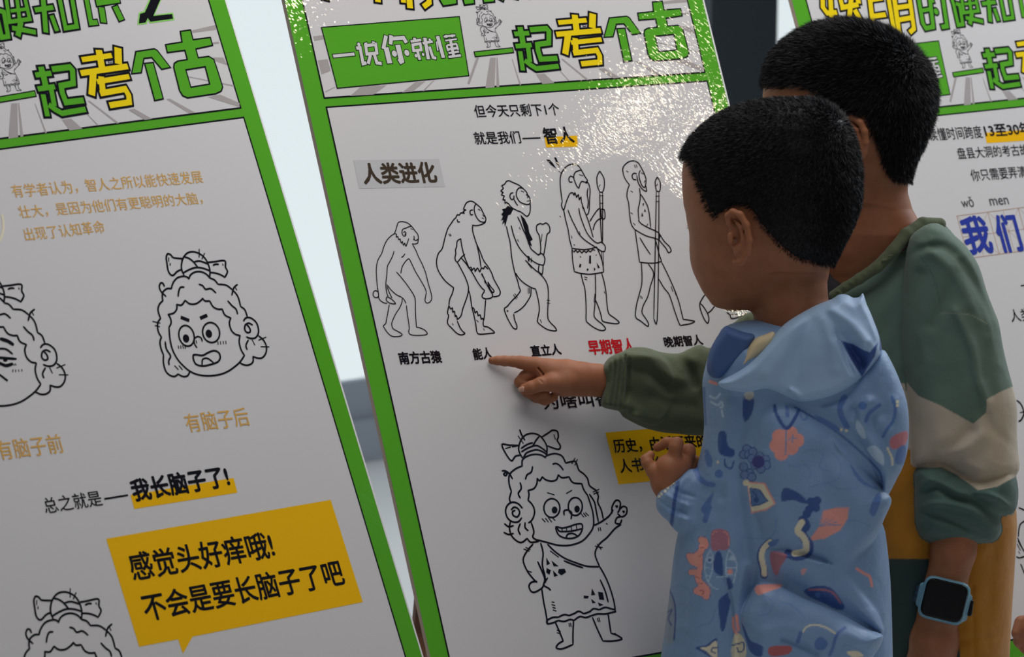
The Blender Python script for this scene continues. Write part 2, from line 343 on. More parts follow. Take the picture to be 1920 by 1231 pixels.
# ---- line drawings, each stroke traced over its lines
GIRL = """215,255 215,230 228,212 260,198 290,195 315,200 335,212;220,218 203,190 197,160 210,120 235,95 270,88 305,100 330,130 342,160 340,202;222,212 235,190 260,178 290,172 320,182 340,196;
210,165 240,145 268,136;212,182 240,165 285,150 318,165 338,182;268,155 285,125 302,104;200,150 150,148 112,145 130,190 160,228 180,205 205,200;130,165 155,158;165,157 185,154;318,105 350,85 370,72 395,78 400,105 395,125 410,150 405,168 380,165 345,152;378,95 385,118;203,70 212,95 228,122;195,102 220,138;
335,205 360,195 390,192 420,205 438,240;438,240 470,232 490,235 505,275 530,295 550,320 560,355 595,380;470,242 485,215;485,250 497,222;578,388 608,374;582,398 606,388;215,255 180,270 150,300 148,345 160,385;160,385 150,420 155,440;165,320 150,295 130,280 112,280;120,298 128,288 138,294 130,304 120,298;
215,470 195,448 165,440 140,455 130,485 140,520 165,540 195,540 212,520;160,478 175,465 195,475 202,495 190,515 170,508 165,490 178,482;245,380 250,400 245,430;245,430 265,450 278,480 275,510 262,535 248,545;262,545 275,590 270,620 300,638;245,380 275,370 290,345 292,318;292,318 305,330 318,310;318,310 335,325 365,332 390,325 400,300;400,300 420,315 455,310;455,310 475,340 520,345;520,345 530,375 550,405;
268,258 262,285 240,300 232,322;372,245 390,242 410,255 425,275;205,340 210,370 195,395 205,418;550,405 565,450 578,500 580,560 560,600 520,640 460,660 400,660 340,645 290,632;595,385 605,410 602,440 620,480 630,525;560,400 585,440 595,490 605,540;155,540 150,570 160,610 190,640 215,645 240,625;240,625 260,645 300,640;205,550 195,580 205,605;230,545 230,570 245,585;125,550 145,565 170,560;122,595 145,605 170,600;
345,392 378,402;442,395 468,380;430,505 430,485 450,480 468,495 465,525;318,525 332,540;335,523 348,540;350,520 365,540;365,515 382,532;518,500 530,515;530,497 542,512;540,495 554,508;
345,655 380,690 430,725 490,750 550,768 612,770;360,690 400,720;430,740 480,760 525,775;310,650 322,700 318,760 330,810 335,850;270,655 240,690 220,735 240,790 270,830 290,850;295,745 315,790 330,830 325,860 315,880 280,900 260,895 250,870 262,850 290,845;345,828 325,862 350,880 360,890;225,680 250,690;235,672 255,682;240,790 262,798;315,880 325,950 335,1000 345,1060;612,770 640,820 665,880 685,950 692,1000;
580,560 620,540 660,510 680,480;675,495 675,465 690,435 705,430 718,445 712,480 705,492;712,480 730,462 750,470 748,500 725,515 705,500;715,515 700,520 692,545 715,550 725,530;720,555 690,575 650,620 610,655 588,705 612,770;590,665 625,672;600,655 618,680;605,572 607,585;614,570 617,583;646,549 650,551;694,458 700,465 702,458;730,485 735,492 737,485;
615,838 640,895 655,950;368,950 378,952;368,964 382,968;372,978 384,982;374,992 388,996;340,1045 370,1030 400,1028;400,1028 430,1015 455,1020;455,1020 480,1010 505,998 530,1010;530,1010 560,1000 580,985 610,990;610,990 640,978 670,985 692,990;340,1050 345,1062 370,1058 400,1045;400,1045 430,1050 460,1040 480,1045;480,1045 510,1025 540,1030 570,1020;570,1020 600,1012 640,1012 670,1005 695,1000;
385,1055 405,1100 425,1150;425,1150 400,1165 390,1185 420,1190 475,1168;475,1168 475,1110 478,1045;575,1030 600,1090 628,1150;628,1150 680,1150 725,1140 700,1120 670,1110;670,1110 662,1060 655,1010;395,1095 410,1100;395,1108 408,1112;455,1060 457,1075;463,1060 465,1075;600,1035 605,1050;608,1032 613,1050;690,1110 700,1122"""
GIRLC = "388,568 420,572 455,565 490,553 520,552 522,580 505,610 470,625 430,622 400,605;395,573 405,588 432,590 465,588 495,582 518,576;418,570 420,588;442,568 443,590;466,562 468,588;492,555 495,582;440,620 450,603 475,600 497,612"
GIRLF = "338,722 358,755 340,762;365,738 402,768 376,768;340,776 362,788 355,811 338,800;372,788 398,815 378,822;402,782 432,780 440,798 416,814 398,800;572,880 590,914 568,916;603,898 628,902 635,940 610,938;530,917 556,920 552,932 530,932;568,934 592,954 574,957;602,952 632,965 610,972"
HEADL = """340,300 320,250 320,200 335,150 370,110 420,100 470,115 515,150 545,200 562,260 560,320;470,80 470,145;515,115 495,160;345,145 380,155 420,185 460,235;430,185 480,180 545,205;335,280 380,255 440,235 500,240 560,262;335,160 280,155 245,150;245,150 225,125 200,118 188,150 195,200 205,260 225,295 250,300 280,270 310,255 325,258;210,152 210,180;222,200 222,214;545,190 600,185 670,175 695,185 695,230 712,270 690,318;690,318 650,295 600,280 568,278;590,215 612,206 635,208;672,206 674,214;
232,415 245,370 280,325 330,310 365,315 382,332;382,332 395,300 430,275 480,270 530,290 562,325;562,325 600,340 632,378;632,378 700,385 755,425;755,425 800,480 825,568;825,568 860,595 882,655;797,380 765,410 750,470;778,402 790,425;232,415 195,415 160,445 155,490 160,518;160,518 130,550 118,600 140,670;140,670 115,710 120,780 148,830;148,830 135,870 145,930 165,980;165,980 165,1050 185,1120 220,1155 260,1165 290,1145;290,1145 330,1165 370,1160 390,1125;172,395 160,370 140,368 130,400 145,440 185,480;75,695 135,710;95,730 130,740;
290,480 295,440 310,405 340,402;470,378 500,390 525,420 570,415 612,450;715,520 750,560 785,590 798,630;180,870 190,930 225,990 210,1030 212,1065;262,1075 290,1105;300,1075 325,1105;205,635 250,625 278,590 278,550;278,550 320,555 350,515;350,515 390,545 440,545 480,520 500,498;500,498 520,520 560,520;560,520 590,570 630,590 668,590;668,590 690,640 740,665;740,665 728,710 745,770 780,805 820,815;820,815 812,870 830,940 858,985;205,635 225,670 230,710 212,745;
212,745 220,840 240,930 280,1010 330,1070 390,1120 460,1150 550,1160 640,1150 710,1125 770,1085 820,1040 858,985;850,690 870,665 910,665 955,700 975,750 975,800 950,835 910,840 875,828;925,725 895,710 865,725 860,765 880,790 905,785 905,760 890,735 880,728;980,820 1020,855 1045,910 1040,965 1010,1005 970,1008 930,995;930,995 930,1040 900,1065 860,1068 820,1050;980,855 1040,830;1000,910 1065,912;890,855 870,900 880,935;925,855 945,895"""
FACEA = "450,918 430,885 430,845 455,825 485,835 497,865;445,860 448,880;292,905 295,925;312,905 315,925;330,905 335,925;350,905 352,925;630,870 632,892;652,868 654,890;676,866 678,886;698,865 700,885"
FACEAC = "420,985 450,980 500,985 550,960 600,945 640,965 650,1005 630,1040 580,1060 510,1075 450,1065 425,1030"
APE = {}
APE['bent_ape'] = (Z(640, 280, 3.078), 1.9, """325,425 335,418 355,417 380,424 404,443 425,470 440,490 444,510 442,530 440,540 425,546 408,545;404,443 385,448 370,455 355,460 349,475 352,490 360,500 370,498 372,485;358,480 365,474 372,482 366,492;400,458 412,462;418,500 420,515 415,520;416,518 430,526 440,518;
325,425 318,450 312,470 308,482 318,490;318,490 316,505 326,502;326,502 330,520 338,515;338,515 345,540 352,530;352,530 358,552 365,540;365,540 372,558 378,545 384,528 388,515;308,485 285,500 262,525 245,560 232,600 212,635 203,670 201,710 205,770 213,830 215,855 225,872 245,885 262,888;303,587 295,615 278,650 265,675 262,720 256,780 262,830 270,848;213,825 200,815 187,820 182,838 190,852 205,855 213,848;262,850 280,858 298,872 312,890 290,890 270,882 258,868 262,850;262,790 280,835 292,858;
366,603 355,618 346,622;410,548 428,580 445,620 465,660 485,710 500,770 512,810 521,850 518,870 505,884 490,885 482,872 485,850 490,825;490,825 482,800 460,760 430,710 415,680 400,648 390,632 375,640 355,668 346,692 343,715;318,708 342,735 370,770 395,805 418,842 426,870 427,930 430,990 432,1025;432,1025 455,1030 480,1042 494,1058 490,1068 460,1072 420,1072 395,1066 388,1050 392,1035;375,900 380,950 388,1000 392,1035;262,780 290,815 320,840 345,852 362,868 372,888;350,862 348,885 335,915 315,945 298,980 290,1005 295,1030 310,1042 335,1055 350,1068 340,1077 320,1080 292,1078 268,1060 250,1035 242,1018 255,1005 260,980 268,940 276,895""", "")
APE['stooping_ape'] = (Z(640, 280, 3.078), 2.4, """710,330 720,310 740,299 760,302 790,325 805,340 812,355 822,375 832,395 832,412 822,420 800,415 785,400 772,375 766,350 768,330 775,315;758,350 745,352 742,365 748,378 758,376;790,345 800,352;815,378 822,386;812,395 820,400;832,412 825,425 800,436 775,440 756,437;757,440 757,470 768,510 780,545 800,590 820,640 845,675 865,710 880,750 905,795 916,820 912,840 895,848 875,850;
710,330 705,345 718,350;718,350 702,360 708,368 690,366 680,380;680,380 668,378 660,395;660,395 648,405 635,425 615,455 600,500 590,540 580,575 560,600 549,640 552,680 570,720 600,760 630,785 648,798;648,798 640,830 625,865 620,900;620,900 630,920 640,915 642,940;642,940 652,935 656,965;656,965 664,960 668,982;668,982 690,960 700,920 718,870 730,830 732,790 715,740 690,690 668,650;620,900 612,940 618,960 612,990 616,1010 640,1035 665,1060 690,1070 712,1062 700,1050 685,1030 668,990;
688,515 668,530 665,560 658,580 660,600 655,630 668,650 690,625 712,605;688,515 695,560 710,620 735,680;690,625 720,660 735,685;735,685 748,680 752,700;752,700 765,685 772,705;772,705 785,685 798,708;798,708 808,685 820,690;820,690 828,675 845,690;735,680 760,720 785,765 810,800 825,815 812,840 815,855 835,862 865,856 872,840 865,825 850,800 830,760 810,715;780,545 795,610 805,680;845,765 860,790 880,815 872,825 855,800 845,765;
732,810 742,840 748,880 752,910;752,910 765,920 770,945;770,945 782,935 788,960;788,960 800,955 806,980;806,980 815,975 820,988;832,868 828,920 825,960 820,988;752,910 765,960 775,1010 782,1055 800,1066 850,1062 882,1058 870,1042 845,1025 820,1018 818,990;668,405 672,418 682,418;620,490 628,500;627,488 633,497;808,720 815,735;825,760 830,772;780,985 790,995;820,1035 824,1042;640,1005 644,1012""", "")
APE['clubman'] = (Z(920, 280, 3.077), 2.4, """105,180 130,192 160,205 185,225 205,245 212,262 222,275 228,295 226,312 210,318 185,312 165,300 150,275 147,255 152,235 165,222 180,224;105,180 90,185 80,200 62,210;62,210 72,225 58,240 72,248;72,248 62,262 78,268;78,268 70,290 82,290;82,290 82,310 92,305 100,322;128,250 115,255 110,272 118,288 132,285 133,268;175,240 190,246;205,262 215,268 212,278;210,298 222,296;100,310 120,335 150,352 175,362 200,382 212,385 225,365 228,330 226,312;135,290 145,310 155,322;
90,445 100,490 112,540 118,600 125,650 140,715 155,760 162,790 172,815;118,440 130,490 150,540 170,575 200,610 230,635 260,655 285,665 305,668;155,390 170,420 185,460 200,490 215,530 230,570 250,590 275,610;275,610 290,600 305,612 312,635 305,668;275,605 285,600 288,560 280,500 265,470 265,440 285,428 300,432 320,425 338,445 340,475 325,490 318,530 312,570 305,610;278,668 275,700 290,718 298,715 302,672;200,640 225,665 250,690 275,710;215,660 235,685;
275,710 300,735 320,765 330,800 332,860 328,930 330,975 345,1000 370,1025 378,1045 350,1045 320,1035 290,1015 270,995 272,970 280,920 272,860 258,805;258,805 230,795 190,770 160,740 145,715;172,815 150,845 120,875 95,905 78,920 90,960 110,1000 130,1030 148,1035 150,1015 138,985 132,950;232,800 230,840 215,870 190,905 160,930 135,942;130,840 147,862;138,832 154,855;300,735 318,757;325,870 340,872;325,885 340,888;295,490 292,530;285,982 292,998;165,450 170,462;155,520 160,530;215,800 216,830;222,800 223,828""",
 "98,325 130,345 115,375 100,380 92,410 82,450 78,420 65,435 72,405 58,412 70,385 60,375 72,360 65,345 85,340;170,375 195,400 215,440 222,480 242,520 228,530 238,560 215,545 205,500 190,450;212,612 225,620 222,650 214,642;232,622 236,628 236,655 230,650;92,925 102,930 98,938 92,935")
APE['bearded_spearman'] = (Z(920, 280, 3.077), 2.4, """412,300 405,250 400,190 405,145 425,110 450,90 480,85 505,95 520,115 545,160 558,180 545,190;545,190 525,185 515,200 508,225;508,225 495,210 485,185 478,160 485,135 500,125 520,120;510,145 530,152;475,160 460,155 450,170 455,188 470,188;412,300 408,325 420,350 430,320 440,290 455,255;455,255 470,250 480,265;480,265 485,250 495,278;495,278 505,262 510,292;510,292 520,275 522,300;522,300 535,340 550,380;550,380 562,370 568,340 570,290 573,240 568,210 560,192 548,195;560,225 556,260 562,300 558,340;
420,345 430,400 445,460 455,520 468,570;445,350 465,400 490,450 510,490 545,525 590,555 620,575 640,588 658,588;658,588 660,560 645,540 635,535 615,540 590,525 560,490 540,450 515,380 508,340;550,380 565,420 580,470 590,505;468,570 500,575 540,578 580,572 610,562;470,580 480,592;480,592 490,582 500,595;500,595 512,585 525,598;525,598 538,586 550,596;550,596 562,584 575,592;575,592 588,578 600,582;468,570 472,640 482,705;482,705 520,715 570,720 610,715 650,708;650,708 648,670 635,620 612,565;
628,125 612,160 615,210 628,245;628,245 645,245 655,210 652,165 628,125;628,250 632,400 640,540;645,250 645,400 645,540;638,590 645,670;648,590 650,665;628,265 648,268;630,310 648,312;572,415 590,385 615,350 632,338;590,465 600,430 620,405 640,398;635,345 655,350 658,395 640,398 635,345;520,715 530,760 542,800 548,870 550,930 550,985 565,1005 600,1030 640,1045 662,1035 645,1010 620,990 600,970 595,950 600,900 605,820 603,720;640,715 655,770 665,830 670,890 680,945 710,970 740,995 725,1005 680,1000 645,990 638,965 625,920 605,870;
528,330 532,342;536,336 540,348;465,500 468,512;510,475 515,488;540,735 555,740;542,748 553,752;600,835 595,880;655,820 658,830;625,215 630,205;398,385 402,390""",
 "320,58 340,60 360,82 378,112 348,90;365,45 378,48 392,85 398,108 380,85;392,124 397,126 396,132 391,130;401,130 408,132 406,138 400,136;513,658 522,664 518,682 508,678;568,612 578,612 578,660 566,656;610,652 630,682 618,686;556,686 565,690 560,702 552,696;478,545 486,550 480,556;606,605 612,610 606,616;514,612 522,622 514,624;594,680 604,690 596,704")
APE['spearman'] = (Z(920, 280, 3.077), 2.4, """800,205 775,170 762,130 765,100 790,75 820,66 850,78 870,110 885,140 895,170 893,205 885,220 870,205 858,170 855,140 862,122;840,140 825,138 815,152 822,172 838,175;842,150 850,190 870,225 898,242 893,205;868,135 882,142;885,190 890,180;800,205 790,230 785,270 795,310 800,370 810,430 828,460;858,225 862,270 858,310 850,350 855,410;865,260 885,290 905,330 915,380 922,450;
828,460 860,480 900,500 945,512 970,522;970,522 975,490 950,470 915,455 870,430 852,410;832,465 840,520 850,590 858,650;858,650 900,655 950,655 985,645;985,645 970,600 955,540 945,515;860,510 890,560 920,605;975,490 1000,530 1030,560 1040,585 1025,595 1010,570 985,540 970,520;960,160 948,190 955,240;955,240 975,240 977,190 960,160;955,245 948,600 940,975;940,975 960,982 968,600 970,245;952,300 972,300;952,270 972,270;
868,655 872,720 870,780 855,840 840,900 835,965 865,990 905,1020 908,1000 890,970 872,940 880,900 905,850 920,790 940,715 908,660;985,650 1020,720 1060,810 1085,880 1100,940 1110,980;1110,980 1150,985 1175,992 1150,1005 1095,1015;1095,1015 1085,1000 1060,930 1030,840 1000,800 970,750;783,125 792,130;828,92 835,105;838,90 845,102;808,240 818,246;788,290 794,300;808,365 818,372;822,425 832,435;862,845 866,858;870,848 874,860;1040,790 1050,820;1055,800 1068,840;900,440 905,430;955,210 962,200""",
 "876,310 884,312 882,325 876,324;888,342 896,360 884,358;872,362 880,385 868,388;")
APE['walking_figure'] = (Z(920, 280, 3.077), 2.6, "1238,835 1220,860 1205,895 1215,940 1235,985 1252,1002 1258,975 1250,945 1225,905 1210,890;1250,945 1270,930 1290,905;1360,925 1400,930 1440,925;1362,940 1380,955 1390,975 1440,965 1475,945;1385,950 1420,950;1238,835 1270,760 1300,680;1290,905 1330,830 1360,760;1360,925 1350,860 1380,760 1385,700;1440,925 1420,860 1440,780 1430,700;1300,680 1310,560 1320,460 1350,400 1400,400 1430,460 1435,560 1430,700;1340,390 1330,330 1350,280 1390,280 1410,330 1400,385", "")

def edges(bd, root):
    # structure of the sheet: foam core, printed face, panels, ruled lines
    p = Print(); p.V = []; box('foam_panel', (0, W, -YB, -YT, -.0075, -.0006), M['foam'], root)
    box('printed_face', (0, W, -YB, -YT, -.0006, .0), M['green_print'], root)
    box('white_edge', (W, W+.0022, -YB, -YT, -.0075, .0002), M['edge'], root)
    w = Print(); w.poly([(BD, 0), (W-BD, 0), (W-BD, HM), (BD, HM)], 0); w.build('main_panel', 'white_print', root)
    w = Print(); w.poly([(BD, -GP-HH), (W-BD, -GP-HH), (W-BD, -GP), (BD, -GP)], 0); w.build('header_panel', 'white_print', root)
    l = Print()
    l.line([(BD, 0), (W-BD, 0), (W-BD, HM), (BD, HM)], .0019, 1, True, False); l.line([(BD, -GP-HH), (W-BD, -GP-HH), (W-BD, -GP), (BD, -GP)], .0019, 1, True, False)
    l.build('panel_outline', 'black_print', root)
def header(root):
    P = {}
    for kind, m, pts, w, lev, closed, caps in HEAD:
        p = P.setdefault(m, Print())
        if kind == 'line': p.line(pts, w, lev, closed, False, False, float(caps))
        elif kind == 'ell': p.ell(pts, w*.86, w, lev)
        else: p.poly(pts[0], lev, pts[1:])
    nm = {'black_print': 'title_outline', G: 'title_lettering_green', Yw: 'title_lettering_yellow', Wh: 'title_lettering_white', 'ray_print': 'ray_streaks', 'mint_print': 'title_glow'}
    for m, p in P.items(): p.build(nm[m], m, root)
    # small figure standing on the first stroke of the title
    g = Print(); z = Z(900, 780, 2.7306); a = BO[0].at(z((450, 60))); b = BO[0].at(z((450, 1190))); ta = BO[0].at((905, 9)); tb = BO[0].at((917, 89))
    k = (tb[1]-ta[1])/(b[1]-a[1]); off = tb - (b-a*0)*k
    def mp(p):
        q = BO[0].at(z(p)); return (tb[0]+(q[0]-b[0])*k, tb[1]+(q[1]-b[1])*k)
    for st in nums(GIRL): g.line([mp(q) for q in st], .0006, 3)
    girl_extra(g, mp, .0006, k); g.build('small_figure_drawing', 'black_print', root)
def girl_extra(g, mp, w, k):
    def loop(cx, cy, rx, ry): return [mp((cx+rx*math.cos(t), cy+ry*math.sin(t)-.25*rx*math.cos(t)*0)) for t in [2*PI*i/14 for i in range(14)]]
    g.line(loop(367, 470, 41, 48), w, 3, True); g.line(loop(487, 462, 36, 46), w, 3, True)
    g.poly(loop(381, 480, 15, 18), 3); g.poly(loop(496, 475, 14, 18), 3)
    for i, st in enumerate(nums(GIRLC)): g.line([mp(q) for q in st], w, 3, i == 0)
    for st in nums(GIRLF): g.poly([mp(q) for q in st], 3)

BOARDL = ['middle poster board the boys point at, showing apes walking up to spear carriers',
          'poster board left of the others, with two cartoon heads and an orange speech bubble',
          'blurred poster board at the right edge behind the boys, with blue characters in a grid']
ROOTS = []
for i in range(3):
    bd = BO[i]; foot = Matrix(bd.mw)
    r = empty('display_board', bd.mw); ROOTS.append(r)
    tag(r, BOARDL[i], 'poster board', 'poster boards on easels')
    bpy.context.view_layer.update()
    edges(bd, r); header(r)

# ---- centre board
bd, r = BO[0], ROOTS[0]; k = Print()
for s, a, b, c, bo in [('但今天只剩下1个', (891.7, 220.5), (1050.6, 216), (889.5, 197), .012), ('就是我们', (891.7, 271), (977.6, 268.5), (889.6, 247.5), .012),
                       ('智人', (1023, 270), (1077, 267), (1020.5, 239.6), .028), ('南方古猿', (750.5, 683), (829, 679.5), (748.5, 660), .034), ('能人', (889.4, 674.5), (924, 671.5), (887.2, 653.5), .034),
                       ('直立人', (997.5, 668.5), (1053, 664), (995.5, 648), .034), ('晚期智人', (1247.5, 651), (1318.5, 646), (1245, 631.5), .034), ('为啥叫智人', (1021, 768), (1181, 756.5), (1016, 741), .022),
                       ('历史，由活下来的', (1153.4, 849.5), (1328, 838), (1147.8, 823.8), .02), ('人书写的', (1164.2, 886.6), (1253, 880), (1158.5, 860.8), .02)]:
    text(k, bd, s, a, b, c, 4, bo)
k.line([bd.at((980, 259.8)), bd.at((1012.3, 258.6))], .0018, 4, False, False); k.build('printed_text', 'black_print', r)
k = Print(); text(k, bd, '早期智人', (1106.5, 665), (1192, 660), (1102, 638), 4, .032); k.build('red_caption', 'red_print', r)
k = Print(); k.poly([bd.at(p) for p in [(1020.6, 257), (1081.8, 254), (1083.1, 274.8), (1023.7, 276.5)]], 2); k.build('amber_highlight', 'amber_print', r); k = Print()
k.poly([bd.at(p) for p in [(1134.8, 810.8), (1345, 792), (1368, 888), (1159.6, 907.7)]], 2); k.build('speech_bubble', 'amber_print', r)
k = Print(); z = Z(640, 280, 3.078); k.poly([bd.at(z(p)) for p in [(70, 63), (563, 55), (598, 215), (103, 227)]], 2); k.build('title_label', 'label_print', r)
k = Print(); text(k, bd, '人类进化', z((135, 200)), z((555, 190)), z((118, 82)), 4, .034); k.build('label_lettering', 'brown_print', r)
def draw(name, bd, r, strokes, mp, w, fills='', m='black_print'):
    g = Print(); w = w*.00066
    for st in nums(strokes): g.line([mp(q) for q in st], w, 3)
    for st in nums(fills):
        if len(st) > 2: g.poly([mp(q) for q in st], 3)
    return g
for nm, (z, w, s, f) in APE.items():
    draw(nm, bd, r, s, lambda p: bd.at(z(p)), w, f).build(nm+'_drawing', 'black_print', r)
z = Z(900, 780, 2.7306); mp = lambda p: bd.at(z(p)); g = draw('', bd, r, GIRL, mp, 3.4); girl_extra(g, mp, .0022, 1); g.build('waving_figure_drawing', 'black_print', r)

# ---- left board
bd, r = BO[1], ROOTS[1]; k = Print(); ZE, ZG = Z(0, 280, 2.368), Z(0, 800, 2.743)
for s, a, b, c, bo in [('有学者认为，智人之所以能快速发展', ZE((60, 217)), ZE((905, 150)), ZE((50, 156)), 0), ('壮大，是因为他们有更聪明的大脑，', ZE((90, 308)), ZE((903, 243)), ZE((80, 250)), 0),
                       ('出现了认知革命', ZE((115, 407)), ZE((470, 371)), ZE((105, 348)), 0), ('有脑子后', (352.5, 811), (470, 797), (347, 775.5), .004), ('有脑子前', (-1, 863), (121, 848), (-7, 826), .004)]:
    text(k, bd, s, a, b, c, 4, bo)
k.build('gold_text', 'gold_print', r); k = Print()
for s, a, b, c, bo in [('总之就是', (86, 963), (193.5, 947), (81, 933), .006), ('我长脑子了!', (253, 940), (432, 911), (246, 899), .034),
                       ('感觉头好痒哦!', (251, 1089), (517, 1044), (241, 1037), .02), ('不会是要长脑子了吧', (276, 1165), (648, 1095), (263, 1115), .02)]:
    text(k, bd, s, a, b, c, 4, bo)
k.line([bd.at((196, 934.9)), bd.at((238.8, 928))], .002, 4, False, False); k.build('printed_text', 'black_print', r)
k = Print(); k.poly([bd.at(ZG(p)) for p in [(670, 350), (1200, 262), (1220, 338), (690, 422)]], 2)
k.poly([bd.at(ZG(p)) for p in [(545, 575), (1700, 375), (1865, 900), (990, 1078), (940, 1165), (915, 1092), (715, 1130)]], 2); k.build('speech_bubble', 'amber_print', r)
k = Print(); c0 = bd.at((-48, 410)); R0 = bd.at((4, 404))[0]-c0[0]; k.line([(c0[0]+R0*math.cos(t), c0[1]+R0*1.0*math.sin(t)) for t in [2*PI*i/24 for i in range(24)] if c0[0]+R0*math.cos(t) > BD], .003, 3); k.build('ring', 'pale_print', r)
ZH, ZL = Z(270, 450, 4.56), Z(0, 500, 4.4)
def ring(mp, cx, cy, rx, ry, rot=-.25):
    return [mp((cx+rx*math.cos(t)*math.cos(rot)-ry*math.sin(t)*math.sin(rot), cy+rx*math.cos(t)*math.sin(rot)+ry*math.sin(t)*math.cos(rot))) for t in [2*PI*i/18 for i in range(18)]]
def headdrawing(name, off, face):
    mp = lambda p: bd.at(ZH(p)) + off
    g = draw('', bd, r, HEADL, mp, 3.3)
    if face == 'a':
        for st in nums(FACEA): g.line([mp(q) for q in st], .0019, 3)
        g.line([mp(q) for q in nums(FACEAC)[0]], .0023, 3, True); g.line([mp(q) for q in [(495, 1065), (500, 1020), (540, 1010), (590, 1045)]], .002, 3)
        for st in ([(320, 662), (378, 685)], [(485, 665), (532, 645)]): g.line([mp(q) for q in st], .004, 3, False, False)
        g.line(ring(mp, 362, 818, 64, 90), .0021, 3, True); g.line(ring(mp, 572, 790, 72, 86), .0021, 3, True); g.poly(ring(mp, 358, 840, 27, 36), 3); g.poly(ring(mp, 553, 800, 27, 36), 3)
    else:
        ml = lambda p: bd.at(ZL(p))
        for st, w in ([(5, 595), (60, 612), (105, 640)], .0042), ([(-40, 680), (0, 675), (50, 680), (100, 718)], .0024), ([(-60, 748), (0, 750), (130, 760)], .003), ([(-50, 780), (0, 797), (50, 815), (100, 800)], .0036), ([(0, 893), (55, 935)], .004), ([(105, 850), (103, 865)], .0018), ([(128, 850), (127, 865)], .0018), ([(152, 850), (153, 862)], .0018), ([(178, 848), (180, 860)], .0018), ([(108, 805), (115, 812)], .0018), ([(122, 800), (130, 810)], .0018):
            g.line([ml(q) for q in st], w, 3)
        g.poly(ring(ml, 42, 770, 18, 14, 0), 3)
    # what would lie beyond the sheet's panel is not printed
    g.F = [f for f in g.F if all(BD < g.V[i][0] < W-BD and -HM < g.V[i][1] < 0 for i in f)]
    g.build(name, 'black_print', r)
headdrawing('shouting_head_drawing', np.zeros(2), 'a')
headdrawing('sleepy_head_drawing', bd.at((44.3, 554.5)) - bd.at((426.1, 509.2)), 'b')
headdrawing('lower_head_drawing', bd.at((119.2, 1109.1)) - bd.at((362.1, 471.9)), 'a')

# ---- right board
bd, r = BO[2], ROOTS[2]; k = Print()
for s, a, b, c, bo in [('读懂时间跨度', (1744, 264.5), (1843.5, 258.5), (1742, 240.5), .004), ('13至30年', (1848.8, 257), (1935, 252), (1845, 233), .026), ('盘县大洞的考古故事', (1797.5, 298.5), (1946, 290), (1793.5, 277), .004),
                       ('你只需要弄清楚', (1822.8, 340), (1944, 331), (1819, 318), .004), ('人类的', (1897, 604), (1955, 598), (1894, 580), .004)]:
    text(k, bd, s, a, b, c, 4, bo)
k.line([bd.at((1914, 535.5)), bd.at((1938, 533))], .0018, 4, False, False); k.build('printed_text', 'black_print', r)
k = Print(); text(k, bd, 'wǒ', (1804.3, 389), (1827, 387.5), (1801.5, 369.5), 4, .004); text(k, bd, 'men', (1857, 385.5), (1892, 382.8), (1855, 372.5), 4, .004); k.build('pinyin', 'grey_print', r)
k = Print(); k.poly([bd.at(p) for p in [(1846, 249), (1950, 241), (1953, 262), (1850, 268.5)]], 2); k.build('amber_highlight', 'amber_print', r)
a, b, c = bd.at((1793.7, 404.8)), bd.at((1852.4, 400.1)), bd.at((1814, 484.5)); cw, ch = b[0]-a[0], c[1]-a[1]; k = Print()
for i in range(5): k.line([(a[0]+i*cw, a[1]), (a[0]+i*cw, a[1]+ch)], .0009, 2, False, False)
for j in (0, .5, 1): k.line([(a[0], a[1]+j*ch), (a[0]+4*cw, a[1]+j*ch)], .0009 if j != .5 else .0006, 2, False, False)
for i in range(4):
    k.line([(a[0]+i*cw, a[1]), (a[0]+i*cw+cw, a[1]+ch)], .0004, 2, False, False); k.line([(a[0]+i*cw+cw, a[1]), (a[0]+i*cw, a[1]+ch)], .0004, 2, False, False); k.line([(a[0]+(i+.5)*cw, a[1]), (a[0]+(i+.5)*cw, a[1]+ch)], .0005, 2, False, False)
k.build('practice_grid', 'grid_print', r)
k = Print(); text(k, bd, '我', (1816, 477), (1863.4, 472.4), (1800, 408.5), 4, .034); text(k, bd, '们', (1879, 473), (1919, 469.5), (1864, 404.5), 4, .03); k.build('blue_characters', 'blue_print', r)
k = Print(); zz, zy = Z(1880, 560, 3.62), Z(1840, 880, 3.508)
for z_, w, s in [(zz, 3.4, "95,690 118,708 135,740 143,780 125,820 108,832;118,772 170,760"), (zy, 2.8, "245,252 265,258 281,268 320,300;285,336 255,360 245,400 242,440;238,450 260,500 285,545;230,573 250,580 285,570;235,490 255,530;240,470 262,510;245,540 250,550;258,622 270,650 285,690")]:
    for st in nums(s): k.line([bd.at(z_(p)) for p in st], w*.0007, 3)
k.build('figure_drawing', 'black_print', r)

